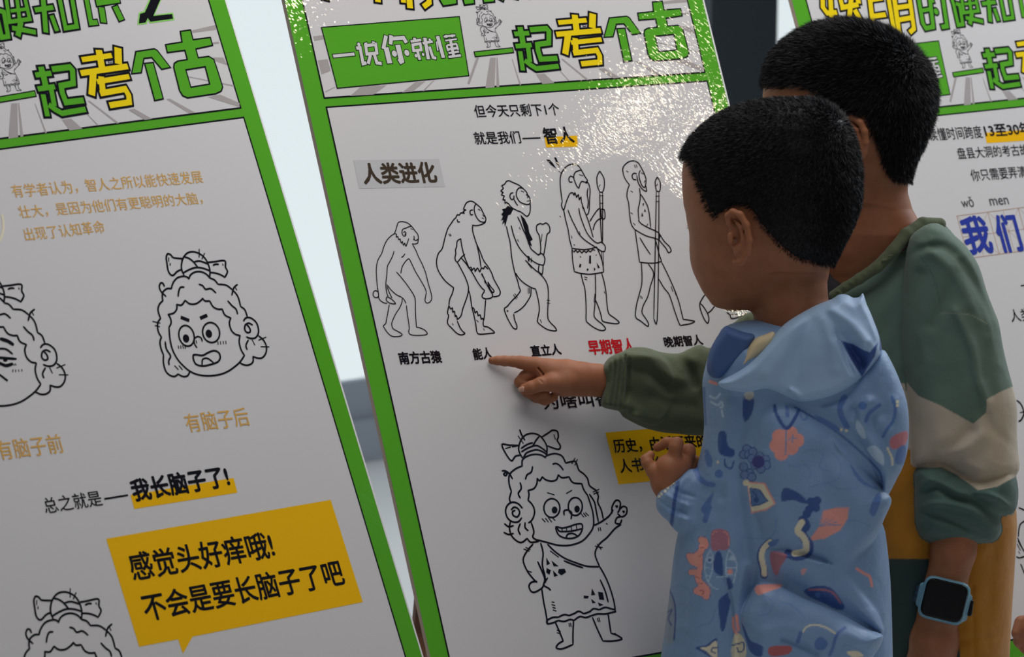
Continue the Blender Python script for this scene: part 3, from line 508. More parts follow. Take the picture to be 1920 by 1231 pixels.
# ------------------------------------------------------------------ soft bodies: implicit shapes on a grid, surfaced by surface nets
def polydist(PX, PY, poly):                  # signed distance to a closed outline (negative inside)
    P = np.asarray(poly, np.float32); n = len(P); d = np.full(PX.shape, 1e9, np.float32); ins = np.zeros(PX.shape, bool)
    for i in range(n):
        a, b = P[i], P[(i+1) % n]; e = b-a; wx, wy = PX-a[0], PY-a[1]
        t = np.clip((wx*e[0]+wy*e[1])/(e@e+1e-9), 0, 1); d = np.minimum(d, (wx-t*e[0])**2+(wy-t*e[1])**2)
        c = ((a[1] > PY) != (b[1] > PY)); 
        with np.errstate(divide='ignore', invalid='ignore'): ins ^= c & (PX < (b[0]-a[0])*(PY-a[1])/((b[1]-a[1]) if abs(b[1]-a[1]) > 1e-9 else 1e-9)+a[0])
    d = np.sqrt(d); return np.where(ins, -d, d)
def linedist(PX, PY, pts, signed=False):
    P = np.asarray(pts, np.float32); d = np.full(PX.shape, 1e12, np.float32); s = np.ones(PX.shape, np.float32)
    for a, b in zip(P[:-1], P[1:]):
        e = b-a; wx, wy = PX-a[0], PY-a[1]; t = np.clip((wx*e[0]+wy*e[1])/(e@e+1e-9), 0, 1)
        q = (wx-t*e[0])**2+(wy-t*e[1])**2; m = q < d; d = np.where(m, q, d); s = np.where(m, np.sign(e[0]*wy-e[1]*wx), s)
    d = np.sqrt(d); return d*s if signed else d
def smooth_poly(P, k=3): return [tuple(q) for q in catmull([np.array(p, float) for p in P], True, k)]
def smooth_line(P, k=4): return [tuple(q) for q in catmull([np.array(p, float) for p in P], False, k)] if len(P) > 2 else P
SL = .22                                     # a plumb line drifts this much deeper per pixel down (the camera looks down)
class Field:
    def __init__(s, x0, x1, y0, y1, q0, q1, step, zref, py0=600):
        s.st, s.z0, s.py0 = step, zref, py0
        s.x = np.arange(x0, x1+step, step, dtype=np.float32); s.y = np.arange(y0, y1+step, step, dtype=np.float32); s.q = np.arange(q0, q1+step, step, dtype=np.float32)
        s.PX, s.PY = np.meshgrid(s.x, s.y, indexing='ij'); s.D = np.full((len(s.x), len(s.y), len(s.q)), 400, np.float32)
    def plumb(s, q=0): return q + SL*(s.PY-s.py0)
    def smin(s, a, b, k):
        if k <= 0: return np.minimum(a, b)
        h = np.maximum(k-np.abs(a-b), 0)/k; return np.minimum(a, b)-h*h*k*.25
    def win(s, x0, x1, y0, y1, q0=None, q1=None):
        i = slice(max(0, int((x0-s.x[0])/s.st)), max(0, int((x1-s.x[0])/s.st)+2)); j = slice(max(0, int((y0-s.y[0])/s.st)), max(0, int((y1-s.y[0])/s.st)+2))
        if q0 is None: return i, j, slice(None)
        return i, j, slice(max(0, int((q0-s.q[0])/s.st)), max(0, int((q1-s.q[0])/s.st)+2))
    def put(s, w, d, k, cut=False):
        if cut: s.D[w] = -s.smin(-s.D[w], d, k)
        else: s.D[w] = s.smin(s.D[w], d, k)
    def pillow(s, poly, T, R, qc, k=6, folds=(), rough=0, smooth=True):
        if smooth: poly = smooth_poly(poly)
        A = np.array(poly); w = s.win(A[:, 0].min()-20, A[:, 0].max()+20, A[:, 1].min()-20, A[:, 1].max()+20)
        PX, PY = s.PX[w[:2]], s.PY[w[:2]]; d2 = polydist(PX, PY, poly)
        qc = qc(PX, PY) if callable(qc) else qc + SL*(PY-s.py0)
        t = np.full(PX.shape, float(T), np.float32); dt = np.zeros(PX.shape, np.float32)
        for f in folds:
            kind, amp, wd = f[0], f[1], f[2]
            L = smooth_line(f[3])
            if kind == 's': sd = linedist(PX, PY, L, True); dt += 1.3*amp*np.tanh(sd/2.5)*np.exp(-np.abs(sd)/wd)
            else: dt += 1.3*amp*np.exp(-(linedist(PX, PY, L)/wd)**2)
        if rough: dt += rough*(np.sin(PX*.045+2*np.sin(PY*.021))+np.sin(PY*.037+1.7*np.sin(PX*.027+1))+.6*np.sin((PX+PY)*.08+2*np.sin(PX*.03)))
        a = np.maximum(d2+R, 0)/R; fade = np.clip(1.25-a, 0, 1)
        dq = s.q[None, None, :]-qc[..., None]; tt = np.where(dq < 0, (t+dt*fade)[..., None], t[..., None])
        d = (np.sqrt((a**2)[..., None]+(dq/tt)**2)-1)*min(T, R)
        far = np.where(d2 > 0, d2*.9, -1e3)[..., None]; s.put(w, np.maximum(d, far).astype(np.float32), k)
    def stack(s, rows, h, qc, k=6, n=2.0, cut=False):     # rows: (y, xl, xr); h: half depth, number or rows
        R = np.array(rows, float); w = s.win(R[:, 1].min()-15, R[:, 2].max()+15, R[0, 0]-15, R[-1, 0]+15)
        PX, PY = s.PX[w[:2]], s.PY[w[:2]]; y = np.clip(PY, R[0, 0], R[-1, 0])
        xl, xr = np.interp(y, R[:, 0], R[:, 1]), np.interp(y, R[:, 0], R[:, 2]); hh = np.interp(y, *np.array(h, float).T) if hasattr(h, '__len__') else h
        a = np.maximum((xr-xl)/2, 2); u = np.abs(PX-(xl+xr)/2)/a; q0 = qc(PX, PY) if callable(qc) else qc+SL*(PY-s.py0)
        r = (u[..., None]**n+np.abs((s.q[None, None, :]-q0[..., None])/np.broadcast_to(hh, PX.shape)[..., None])**n)**(1/n)
        d = (r-1)*np.minimum(a, hh)[..., None]; e = np.maximum(R[0, 0]-PY, PY-R[-1, 0])[..., None]
        s.put(w, np.maximum(d, e).astype(np.float32), k, cut)
    def caps(s, pts, k=4, cut=False, flat=1.0, plumb=True):   # chain of (px, py, q, r)
        P = [np.array((p[0], p[1], p[2]+(SL*(p[1]-s.py0) if plumb else 0), p[3]), float) for p in pts]
        if len(P) == 1: P = P*2
        for a, b in zip(P[:-1], P[1:]):
            m = max(a[3], b[3])+14; w = s.win(min(a[0], b[0])-m, max(a[0], b[0])+m, min(a[1], b[1])-m, max(a[1], b[1])+m, min(a[2], b[2])-m, max(a[2], b[2])+m)
            X, Y, Q = s.x[w[0]][:, None, None]-a[0], s.y[w[1]][None, :, None]-a[1], (s.q[w[2]][None, None, :]-a[2])/flat; e = b[:3]-a[:3]
            t = np.clip((X*e[0]+Y*e[1]+Q*e[2])/(e@e+1e-6), 0, 1)
            d = np.sqrt((X-t*e[0])**2+(Y-t*e[1])**2+(Q-t*e[2])**2)-(a[3]+t*(b[3]-a[3])); s.put(w, d.astype(np.float32), k, cut)
    def ell(s, c, r, k=4, cut=False, rot=0, yaw=0):
        m = max(r)+12; q0 = c[2]+SL*(c[1]-s.py0); w = s.win(c[0]-m, c[0]+m, c[1]-m, c[1]+m, q0-m, q0+m)
        X, Y, Q = np.broadcast_arrays(s.x[w[0]][:, None, None]-c[0], s.y[w[1]][None, :, None]-c[1], s.q[w[2]][None, None, :]-q0)
        X, Y = X*math.cos(rot)+Y*math.sin(rot), -X*math.sin(rot)+Y*math.cos(rot); X, Q = X*math.cos(yaw)+Q*math.sin(yaw), -X*math.sin(yaw)+Q*math.cos(yaw)
        d = (np.sqrt((X/r[0])**2+(Y/r[1])**2+(Q/r[2])**2)-1)*min(r); s.put(w, d.astype(np.float32), k, cut)
    def surf(s):                                           # surface nets -> grid-space vertices (px, py, q), quads
        D = s.D; D[0] = D[-1] = 50; D[:, 0] = D[:, -1] = 50; D[:, :, 0] = D[:, :, -1] = 50
        I = D < 0; c = I[:-1, :-1, :-1].astype(np.int8)
        for o in [(0, 0, 1), (0, 1, 0), (0, 1, 1), (1, 0, 0), (1, 0, 1), (1, 1, 0), (1, 1, 1)]:
            c = c + I[o[0]:D.shape[0]-1+o[0], o[1]:D.shape[1]-1+o[1], o[2]:D.shape[2]-1+o[2]]
        act = np.argwhere((c > 0) & (c < 8)); idx = np.full(c.shape, -1, np.int32); idx[tuple(act.T)] = np.arange(len(act))
        acc = np.zeros((len(act), 3)); cnt = np.zeros(len(act))
        for ax in range(3):
            for o1 in (0, 1):
                for o2 in (0, 1):
                    oth = [k for k in range(3) if k != ax]; off = np.zeros(3, int); off[oth[0]] = o1; off[oth[1]] = o2
                    a = act+off; b = a.copy(); b[:, ax] += 1; da, db = D[tuple(a.T)], D[tuple(b.T)]; m = (da < 0) != (db < 0)
                    t = np.where(m, da/np.where(m, da-db, 1), 0); p = off[None, :].repeat(len(act), 0).astype(float); p[:, ax] = t
                    acc[m] += p[m]; cnt[m] += 1
        V = act+acc/cnt[:, None]; quads = []
        for ax in range(3):
            sl0 = [slice(None)]*3; sl1 = [slice(None)]*3; sl0[ax] = slice(0, -1); sl1[ax] = slice(1, None)
            A, B = I[tuple(sl0)], I[tuple(sl1)]; e = np.argwhere(A != B); o = [k for k in range(3) if k != ax]
            ok = (e[:, o[0]] > 0) & (e[:, o[1]] > 0); e = e[ok]; inside = A[tuple(e.T)]
            e1 = e.copy(); e1[:, o[0]] -= 1; e2 = e1.copy(); e2[:, o[1]] -= 1; e3 = e.copy(); e3[:, o[1]] -= 1
            Q = np.stack([idx[tuple(x.T)] for x in (e, e1, e2, e3)], 1); flip = inside if ax != 1 else ~inside
            Q[~flip] = Q[~flip][:, ::-1]; quads.append(Q)
        Q = np.concatenate(quads); Q = Q[(Q >= 0).all(1)]
        return np.stack([s.x[0]+V[:, 0]*s.st, s.y[0]+V[:, 1]*s.st, s.q[0]+V[:, 2]*s.st], 1), Q
    def world(s, V):
        z = s.z0+V[:, 2]*s.z0/F; P = np.stack([(V[:, 0]-CX)/F*z, (V[:, 1]-CY)/F*z, z], 1); return P@V2W.T+CAM
def surf_mesh(name, fields, m, parent=None):
    Vs, Qs, Gs, n = [], [], [], 0
    for f in (fields if isinstance(fields, (list, tuple)) else [fields]):
        V, Q = f.surf(); Vs.append(f.world(V)); Gs.append(V); Qs.append(Q+n); n += len(V)
    o = meshA(name, np.concatenate(Vs), np.concatenate(Qs), m, parent); return o, np.concatenate(Gs)
def normals(o):
    n = np.empty(len(o.data.vertices)*3, np.float32); o.data.vertices.foreach_get('normal', n); return n.reshape(-1, 3)
def coords(o):
    n = np.empty(len(o.data.vertices)*3, np.float32); o.data.vertices.foreach_get('co', n); return n.reshape(-1, 3)
class Paint:                                 # dye of a cloth, laid down per vertex in the cloth's own pattern frame
    def __init__(s, G, base): s.x, s.y = G[:, 0], G[:, 1]; s.c = np.tile(np.array(base, np.float32), (len(G), 1)); s.mask = None
    def mix(s, a, col):
        if s.mask is not None: a = a*s.mask
        s.c = s.c*(1-a[:, None])+np.array(col, np.float32)*a[:, None]
    def poly(s, P, col, soft=1.6, smooth=True, al=1.0): s.mix(al*np.clip(.5-polydist(s.x, s.y, smooth_poly(P) if smooth else P)/soft, 0, 1), col)
    def line(s, P, w, col, al=1.0): s.mix(al*np.clip(.5-(linedist(s.x, s.y, smooth_line(P))-w/2)/1.6, 0, 1), col)
    def disc(s, x, y, r, col, al=1.0): s.mix(al*np.clip(.5-(np.hypot(s.x-x, s.y-y)-r)/1.6, 0, 1), col)
    def apply(s, o):
        a = o.data.color_attributes.new('dye', 'FLOAT_COLOR', 'POINT'); a.data.foreach_set('color', np.concatenate([s.c, np.ones((len(s.c), 1), np.float32)], 1).ravel())
def dyed(name, rough=.8, sheen=.0, bmp=None, coat=0):
    m = mat(name, (1, 1, 1), rough, sheen=sheen, coat=coat); n = node(m, 'ShaderNodeVertexColor'); n.layer_name = 'dye'
    link(m, n, 'Color', m.node_tree.nodes['Principled BSDF'], 'Base Color')
    if bmp: bump(m, *bmp)
    return m

# ------------------------------------------------------------------ materials of the boys
SKIN = (.36, .14, .066)
M['skin'] = mat('skin', SKIN, .55, sss=.0, spec=.35); colvary(M['skin'], (.33, .122, .056), (.39, .152, .074), 40); bump(M['skin'], 900, .25, .0004)
M['hair'] = mat('black_hair', (.005, .005, .007), .55, spec=.28)
M['cloth_blue'] = dyed('printed_rain_fabric', .5, .1, (34, .55, .006, 3)); M['cloth_plain'] = mat('pale_blue_lining', srgb(150, 180, 214), .6, sheen=.1)
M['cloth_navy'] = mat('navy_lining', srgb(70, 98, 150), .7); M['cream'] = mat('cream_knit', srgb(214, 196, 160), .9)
M['cloth_green'] = dyed('panelled_cotton', .85, .15, (26, .5, .006, 3)); M['olive'] = mat('olive_cotton', srgb(88, 98, 72), .9, sheen=.15)
bump(M['olive'], 30, .5, .006, 3); M['trouser'] = mat('dark_trousers', srgb(40, 56, 56), .9); M['trouser_b'] = mat('grey_trousers', srgb(70, 78, 92), .9)
M['shoe'] = mat('white_rubber', srgb(210, 210, 205), .6); M['screen'] = mat('black_glass', (.004, .004, .006), .35, spec=.2)
M['watch'] = mat('light_blue_plastic', srgb(104, 154, 178), .45); M['nail'] = mat('nail', (.56, .32, .23), .3); M['eye'] = mat('eye_white', (.75, .73, .7), .3); M['iris'] = mat('iris', (.02, .012, .008), .2)
M['lip'] = mat('lips', (.42, .14, .11), .5)
zA, zB = 3.95, 4.20

def hair(name, body, G, inside, crown, length, count, parent, zref, seed=1, cap=4.5):
    """cropped hair: a thin dark cap that follows the skull and short tapering strands that stand on it"""
    rng = np.random.default_rng(seed); shape = inside; inside = lambda G: shape(G, -5); P, N = coords(body), normals(body); f = np.empty(len(body.data.polygons)*4, np.int32); body.data.polygons.foreach_get('vertices', f); f = f.reshape(-1, 4)
    inz = inside(G); keep = inz[f].any(1); fs = f[keep]; used = np.unique(fs); rem = -np.ones(len(P), int); rem[used] = np.arange(len(used))
    k = zref/F; lift = np.clip(inz[used].astype(float), .05, 1)[:, None]
    top = meshA(name, P[used]+N[used]*cap*k*lift, rem[fs], M['hair'], parent)
    soft = shape(G, np.abs(rng.normal(0, 5, len(G))).astype(np.float32)-1); fk = f[soft[f].all(1)]; pick = rng.integers(0, len(fk), count); wts = rng.dirichlet((1, 1, 1, 1), count)
    R = (P[fk[pick]]*wts[..., None]).sum(1); Nn = N[fk[pick]].mean(1); Gp = (G[fk[pick]]*wts[..., None]).sum(1); Nn /= np.linalg.norm(Nn, axis=1)[:, None]
    away = R-crown; away -= Nn*(away*Nn).sum(1)[:, None]; away /= np.linalg.norm(away, axis=1)[:, None]+1e-9
    L = length(Gp)*k*rng.uniform(.5, 1.35, count); d1 = Nn*.75+away*.75+rng.normal(0, .26, (count, 3)); d1 /= np.linalg.norm(d1, axis=1)[:, None]
    d2 = Nn*.45+away*.95+rng.normal(0, .26, (count, 3)); d2 /= np.linalg.norm(d2, axis=1)[:, None]
    base = R+Nn*k*(cap-1.5); mid = base+d1*L[:, None]*.55; tip = mid+d2*L[:, None]*.5
    sd = np.cross(d1, rng.normal(0, 1, (count, 3))); sd /= np.linalg.norm(sd, axis=1)[:, None]; w = .45*k
    V = np.stack([base-sd*w, base+sd*w, mid-sd*w*.7, mid+sd*w*.7, tip], 1).reshape(-1, 3); b = np.arange(count)[:, None]*5
    T = np.concatenate([b+np.array([[0, 1, 3]]), b+np.array([[0, 3, 2]]), b+np.array([[2, 3, 4]])], 0)
    st = meshA('hair_strands', V, T, M['hair'], top); tag(st, kind='stuff'); return top

# ================================================================== the nearer boy, in the blue printed jacket
def footpoint(f, px, py, q): return f.world(np.array([[px, py, q+SL*(py-f.py0)]], float))[0]
def boyA():
    root = empty('person'); tag(root, 'nearer person in a light blue floral hooded jacket, one hand raised at the chest', 'person')
    # --- head, neck, trunk
    f = Field(1250, 1650, 168, 780, -290, 190, 2.5, zA)
    skull = [(190, 1448, 1520), (197, 1405, 1542), (208, 1370, 1562), (222, 1342, 1577), (240, 1320, 1588), (262, 1300, 1598), (285, 1288, 1605), (305, 1281, 1608), (322, 1278.5, 1610), (355, 1279, 1611), (384, 1281.6, 1609), (400, 1286, 1604), (411, 1288, 1600), (423, 1291.5, 1596), (434, 1294, 1590), (452, 1300, 1580), (470, 1315, 1568), (490, 1345, 1552), (510, 1390, 1545)]
    f.stack(skull, [(190, 40), (197, 62), (215, 86), (240, 104), (280, 120), (340, 126), (420, 120), (470, 104), (510, 80)], lambda X, Y: SL*(Y-600)+4+(1440-X)*.16, 4, 2.15)
    jaw = [(395, 1292, 1470), (423, 1292, 1470), (434, 1294.5, 1472), (452, 1292.6, 1475), (470, 1292.5, 1478), (485, 1293.6, 1480), (498, 1296, 1480), (511, 1300, 1478), (522, 1305, 1474), (533, 1310.5, 1468), (545, 1316.5, 1460), (552, 1321, 1454), (561, 1328, 1446), (570, 1334, 1438), (576, 1343, 1430), (581, 1362, 1420)]
    f.stack(jaw, [(395, 98), (440, 104), (485, 98), (530, 80), (560, 62), (581, 40)], lambda X, Y: SL*(Y-600)+14+(1400-X)*.30, 10, 2.1)
    neck = [(440, 1412, 1575), (480, 1408, 1566), (505, 1408, 1555), (530, 1410, 1551), (560, 1412, 1553), (585, 1413, 1560), (620, 1412, 1580), (660, 1395, 1610), (720, 1360, 1640), (770, 1345, 1650)]
    f.stack(neck, [(440, 66), (560, 72), (620, 78), (700, 105), (770, 112)], lambda X, Y: SL*(Y-600)+6, 16, 2)
    # nose, brow and lips on the side turned from us
    f.caps([(1305, 405, 62, 9), (1306, 435, 82, 10), (1308, 452, 94, 12)], 8); f.ell((1312, 492, 84), (14, 8, 20), 8); f.ell((1318, 505, 84), (12, 8, 18), 6)
    # ear
    f.ell((1386, 442, -112), (19, 44, 9), 6, rot=-.12, yaw=-.35)
    f.caps([(1368, 420, -110, 5.5), (1365, 404, -113, 6), (1374, 397, -118, 6.5), (1388, 402, -124, 6.5), (1400, 422, -128, 6.5), (1405, 450, -128, 6.5), (1402, 475, -124, 7), (1390, 490, -118, 7.5), (1380, 491, -113, 7)], 3.5)
    f.caps([(1378, 412, -121, 4), (1388, 425, -124, 4.2), (1392, 448, -124, 4.5), (1389, 468, -122, 5), (1382, 476, -118, 5)], 3)
    f.ell((1380, 446, -124), (8, 19, 9), 3, cut=True); f.ell((1380, 411, -124), (5, 8, 4), 3, cut=True); f.ell((1377, 452, -118), (6, 9, 14), 2, cut=True)
    f.caps([(1369, 440, -116, 5), (1370, 452, -117, 5)], 4)
    # raised right hand at the chest
    h = Field(1186, 1340, 800, 960, -60, 160, 1.25, zA); q = 30
    h.caps([(1262, 935, q, 27), (1248, 902, q, 26), (1256, 880, q-4, 28)], 12, plumb=False); h.caps([(1256, 880, q-6, 26), (1276, 872, q+4, 22)], 12, plumb=False)
    h.caps([(1262, 866, q-10, 15), (1267, 838, q-14, 12), (1270, 830, q-12, 11)], 5, plumb=False); h.caps([(1270, 830, q-12, 11), (1250, 829, q+2, 9.5), (1233, 838, q+10, 8.5)], 4, plumb=False)
    h.caps([(1282, 872, q+4, 14), (1292, 848, q+6, 12), (1292, 843, q+8, 11.5)], 4, plumb=False); h.caps([(1292, 843, q+8, 11.5), (1276, 842, q+24, 9.5), (1262, 850, q+30, 8)], 3, plumb=False)
    h.caps([(1294, 880, q+18, 13), (1303, 864, q+22, 10.5), (1300, 860, q+30, 9), (1286, 862, q+40, 8)], 3, plumb=False); h.caps([(1298, 890, q+32, 11), (1306, 876, q+36, 9), (1296, 870, q+46, 7.5)], 3, plumb=False)
    h.caps([(1244, 905, q-4, 16), (1226, 884, q-8, 13), (1214, 868, q-4, 11)], 6, plumb=False); h.caps([(1214, 868, q-4, 11), (1211, 861, q, 9.5), (1220, 852, q+6, 8)], 4, plumb=False)
    body, G = surf_mesh('body', [f, h], M['skin'], root)
    # --- hair
    near = [(1270, 300), (1282, 292), (1296, 305), (1308, 335), (1318, 368), (1328, 392), (1340, 409), (1352, 402), (1366, 392), (1385, 385), (1402, 388), (1414, 402), (1424, 418), (1448, 447), (1474, 472), (1493, 485), (1532, 495), (1560, 497), (1640, 480), (1640, 160), (1260, 160)]
    def inside(G, off=0): return (polydist(G[:, 0], G[:, 1], near) < off) & (G[:, 1] < 505) & ~((G[:, 0] < 1412) & (G[:, 1] > 392) & (np.abs(G[:, 2]-SL*(G[:, 1]-600)+112) < 26) & (G[:, 0] > 1362))
    crown = f.world(np.array([[1560, 238, SL*(238-600)-50]], float))[0]
    ln = lambda g: np.where(g[:, 1] < 330, 10, np.interp(g[:, 1], [330, 500], [9, 5]))*np.interp(g[:, 0], [1280, 1330, 1500, 1560, 1600], [1.6, 1.0, 1.0, 1.5, 1.2])
    hair('hair', body, G, inside, crown, ln, 90000, root, zA, 3)
    # eyelashes, far eye, mouth
    lash = Print(); V, Fc = [], []
    for (x, y, a) in [(1292, 421, -.5), (1292, 424, -.2), (1293, 426, .1)]:
        b = f.world(np.array([[x+2, y, SL*(y-600)+40], [x-6, y+3+a, SL*(y-600)+36], [x+2, y+2.4, SL*(y-600)+40]], float)); i = len(V); V += list(b); Fc.append((i, i+1, i+2))
    mesh('eyelashes', V, Fc, M['hair'], root)
    for ex, eq in ((1301, 24), (1312, 122)):
        e = Field(ex-16, ex+16, 412, 440, eq-60, eq, 1.2, zA); e.ell((ex, 425, eq), (9, 6, 12), 1); eo = surf_mesh('eye', e, M['eye'], root)[0]
        e = Field(ex-16, ex+16, 412, 440, eq-60, eq, 1.0, zA); e.ell((ex-4, 425, eq+2), (6, 4.5, 6), 1); surf_mesh('iris', e, M['iris'], eo)
    e = Field(1290, 1335, 480, 516, 10, 110, 1.4, zA); e.ell((1311, 496, 82), (15, 4.5, 20), 1); e.ell((1313, 502, 80), (14, 4, 17), 2); surf_mesh('lips', e, M['lip'], root)
    # --- blue jacket
    j = Field(1215, 1720, 540, 1300, -250, 330, 2.5, zA)
    torso = [(1358, 612), (1346, 630), (1332, 655), (1323, 685), (1317, 715), (1318, 750), (1320, 800), (1314, 845), (1302, 890), (1292, 930), (1280, 965), (1270, 1003), (1262, 1050), (1253, 1130), (1245, 1190), (1238, 1240), (1232, 1300), (1300, 1312), (1600, 1312), (1676, 1300), (1674, 1231), (1672, 1143), (1668, 1066), (1660, 997), (1652, 960), (1690, 880), (1703, 830), (1702, 765), (1692, 726), (1678, 699), (1655, 660), (1640, 620), (1600, 580), (1540, 590), (1500, 600), (1450, 600), (1400, 600)]
    Zp = Z(1440, 740, 4.733); Zq = Z(1400, 1000, 5.328); Zr = Z(1310, 700, 4.734)
    def zz(z, s): return [z(p) for p in nums(s)[0]]
    tf = [('v', -9, 14, [(1400, 745), (1392, 800), (1382, 860), (1385, 920), (1392, 980), (1404, 1060), (1408, 1130)]), ('v', 6, 16, [(1368, 760), (1352, 840), (1348, 900)]), ('v', -6, 10, [(1382, 745), (1372, 800), (1360, 860), (1352, 930)]),
          ('v', -5, 7, [(1440, 800), (1425, 860), (1418, 930)]), ('v', 5, 8, [(1398, 1060), (1385, 1130), (1380, 1220)]), ('v', -4, 8, [(1420, 1060), (1402, 1140)]), ('v', 4, 7, [(1310, 1030), (1302, 1100), (1290, 1180)]), ('v', 5, 14, [(1335, 700), (1330, 770), (1322, 850), (1306, 940)]), ('v', -5, 10, [(1345, 735), (1340, 800), (1330, 870), (1318, 940), (1308, 990)]), ('v', -4, 12, [(1300, 1010), (1290, 1080), (1278, 1160)]), ('v', 4, 16, [(1330, 980), (1320, 1060), (1305, 1150), (1300, 1231)]), ('s', 4, 9, [(1375, 1240), (1376, 1160), (1368, 1100), (1362, 1085)])]
    j.pillow(torso, 112, 100, -14, 2, tf, 1.2)
    sleeve = [(1500, 752), (1450, 752), (1418, 775), (1404, 830), (1398, 880), (1403, 950), (1418, 1010), (1432, 1035), (1437, 1075), (1480, 1098), (1530, 1128), (1590, 1158), (1654, 1187), (1648, 1155), (1634, 1131), (1606, 1084), (1599, 1067), (1612, 1041), (1642, 1005), (1660, 968), (1672, 936), (1654, 915), (1610, 860), (1560, 800)]
    sf = [('s', -9, 20, zz(Zp, "575,385 620,480 720,570 850,690 960,790 1010,840 1095,925")), ('v', 6, 9, zz(Zp, "590,400 650,500 760,600 880,690 990,830")), ('v', -7, 12, zz(Zp, "700,430 800,520 900,650 980,780")),
          ('v', 6, 14, zz(Zq, "1290,30 1130,220 1070,350 1120,460 1250,640 1330,900")), ('v', -10, 26, zz(Zq, "600,230 800,330 880,520 1100,760 1300,930")), ('s', 9, 16, zz(Zq, "240,165 420,205 600,240 740,280")), ('v', 4, 30, [(1470, 830), (1460, 920), (1470, 1000)]), ('v', -4, 26, [(1540, 860), (1550, 930), (1590, 990)])]
    j.pillow(sleeve, 60, 58, -92, 5, sf, 1.5)
    fore = [(1418, 1096), (1402, 1122), (1388, 1150), (1384, 1200), (1395, 1262), (1480, 1280), (1600, 1262), (1640, 1225), (1656, 1197), (1651, 1187), (1625, 1176), (1569, 1144), (1512, 1120), (1464, 1096), (1440, 1092)]
    ff = [('v', 6, 10, zz(Zq, "100,520 340,515 600,640 900,775 1200,945 1340,1000")), ('v', -7, 9, zz(Zq, "370,1045 450,1070 560,1120 680,1200")), ('v', 5, 18, zz(Zq, "200,1000 400,960 600,1000")), ('v', 4, 14, zz(Zq, "900,1180 960,1000 1100,1060")), ('v', -5, 12, zz(Zq, "860,1230 1000,1100 1180,1180"))]
    j.pillow(fore, 66, 48, -112, 3, ff, 1)
    drape = [(1470, 755), (1500, 762), (1545, 785), (1590, 822), (1625, 868), (1648, 905), (1655, 922), (1664, 920), (1690, 882), (1703, 835), (1703, 770), (1692, 726), (1670, 675), (1652, 655), (1620, 690), (1580, 730), (1530, 750)]
    df = [('v', -7, 9, zz(Zp, "760,130 780,230 830,330")), ('v', 7, 9, zz(Zp, "890,60 830,160 800,240")), ('v', -6, 11, zz(Zp, "1000,150 930,230 1000,380 1050,520 1090,700")), ('v', 7, 12, zz(Zp, "830,330 920,480 1010,650 1060,780")), ('v', 6, 14, zz(Zp, "1130,60 1170,200 1130,330")), ('v', 5, 10, zz(Zp, "930,60 990,130 970,260"))]
    j.pillow(drape, 58, 42, -84, 3, df, 1.5)
    cuffs = [(1304, 878), (1288, 880), (1268, 893), (1250, 905), (1236, 918), (1230, 935), (1231, 952), (1240, 966), (1252, 976), (1262, 990), (1278, 1000), (1330, 1010), (1352, 940), (1345, 880)]
    cf = [('v', 4, 4, [(1240, 920), (1262, 935), (1290, 948)]), ('v', -4, 4, [(1234, 938), (1256, 950), (1285, 962)]), ('v', 4, 4, [(1236, 955), (1258, 965), (1290, 975)]), ('v', -6, 8, [(1292, 890), (1278, 930), (1272, 970), (1268, 992)]), ('v', -3, 4, [(1256, 908), (1275, 922), (1300, 930)])]
    j.pillow(cuffs, 40, 30, lambda X, Y: 28+0*X+(X-1260)*.1, 4, cf)
    jo, JG = surf_mesh('jacket', j, M['cloth_blue'], root)
    p = Paint(JG, srgb(128, 160, 200)); near = (JG[:, 2]-SL*(JG[:, 1]-600) < 12); p.mask = None
    navy, coral, cream, pale, deep, mid = srgb(54, 86, 152), srgb(238, 160, 150), srgb(232, 224, 196), srgb(182, 206, 230), srgb(84, 122, 184), srgb(116, 152, 198)
    Zs, Zt = Z(1180, 760, 2.6135), Z(1240, 960, 4.5417)
    p.mask = near.astype(np.float32)
    # faint scrolling lines of the cloth
    for s in ["760,260 800,300 860,290 890,330 870,370", "850,230 900,215 950,240 930,300 980,320", "560,640 620,650 700,640 720,560", "1000,230 1040,300 1020,360 960,380", "620,420 720,440 800,430 900,470", "880,400 960,380 1040,410 1120,400", "200,900 240,880 290,900 300,960 260,1010", "660,930 700,960 690,1010 640,1030", "740,960 800,980 860,1040", "300,640 330,700 310,760", "1020,580 1100,560 1180,590", "420,1000 400,1060 340,1080"]:
        p.line([Zs(q) for q in nums(s)[0]], 3.0, mid)
    for x, y in [(735, 150), (790, 135), (822, 170), (795, 205), (745, 235), (722, 195), (765, 175)]: p.disc(*Zs((x, y)), 13.5, coral)
    p.line([Zs((768, 120)), Zs((765, 240))], 2.5, mid); p.line([Zs((778, 165)), Zs((818, 160))], 2, mid); p.line([Zs((800, 145)), Zs((798, 180))], 2, mid)
    p.line(zz(Zs, "712,0 722,45 770,112 815,55 830,20"), 6.5, navy); p.line(zz(Zs, "772,10 775,50"), 7, deep)
    p.poly(zz(Zs, "950,515 1010,500 1075,500 1072,550 1035,610 960,650 892,662 890,645 925,600"), coral, smooth=False)
    for k in range(5): p.line([Zs((930, 590)), Zs((950+22*k, 535+12*k))], 1.3, mid)
    p.poly(zz(Zs, "755,405 800,412 845,440 875,478 850,478 800,462 745,466"), navy)
    for x, y in [(890, 470), (920, 465), (915, 500), (880, 510), (900, 490), (870, 530)]: p.disc(*Zs((x, y)), 8, navy)
    p.poly(zz(Zs, "370,240 405,258 400,298 380,292"), deep); p.poly(zz(Zs, "405,430 412,432 382,528 350,505"), deep)
    p.line(zz(Zs, "322,300 340,350 375,380 410,388"), 10, deep)
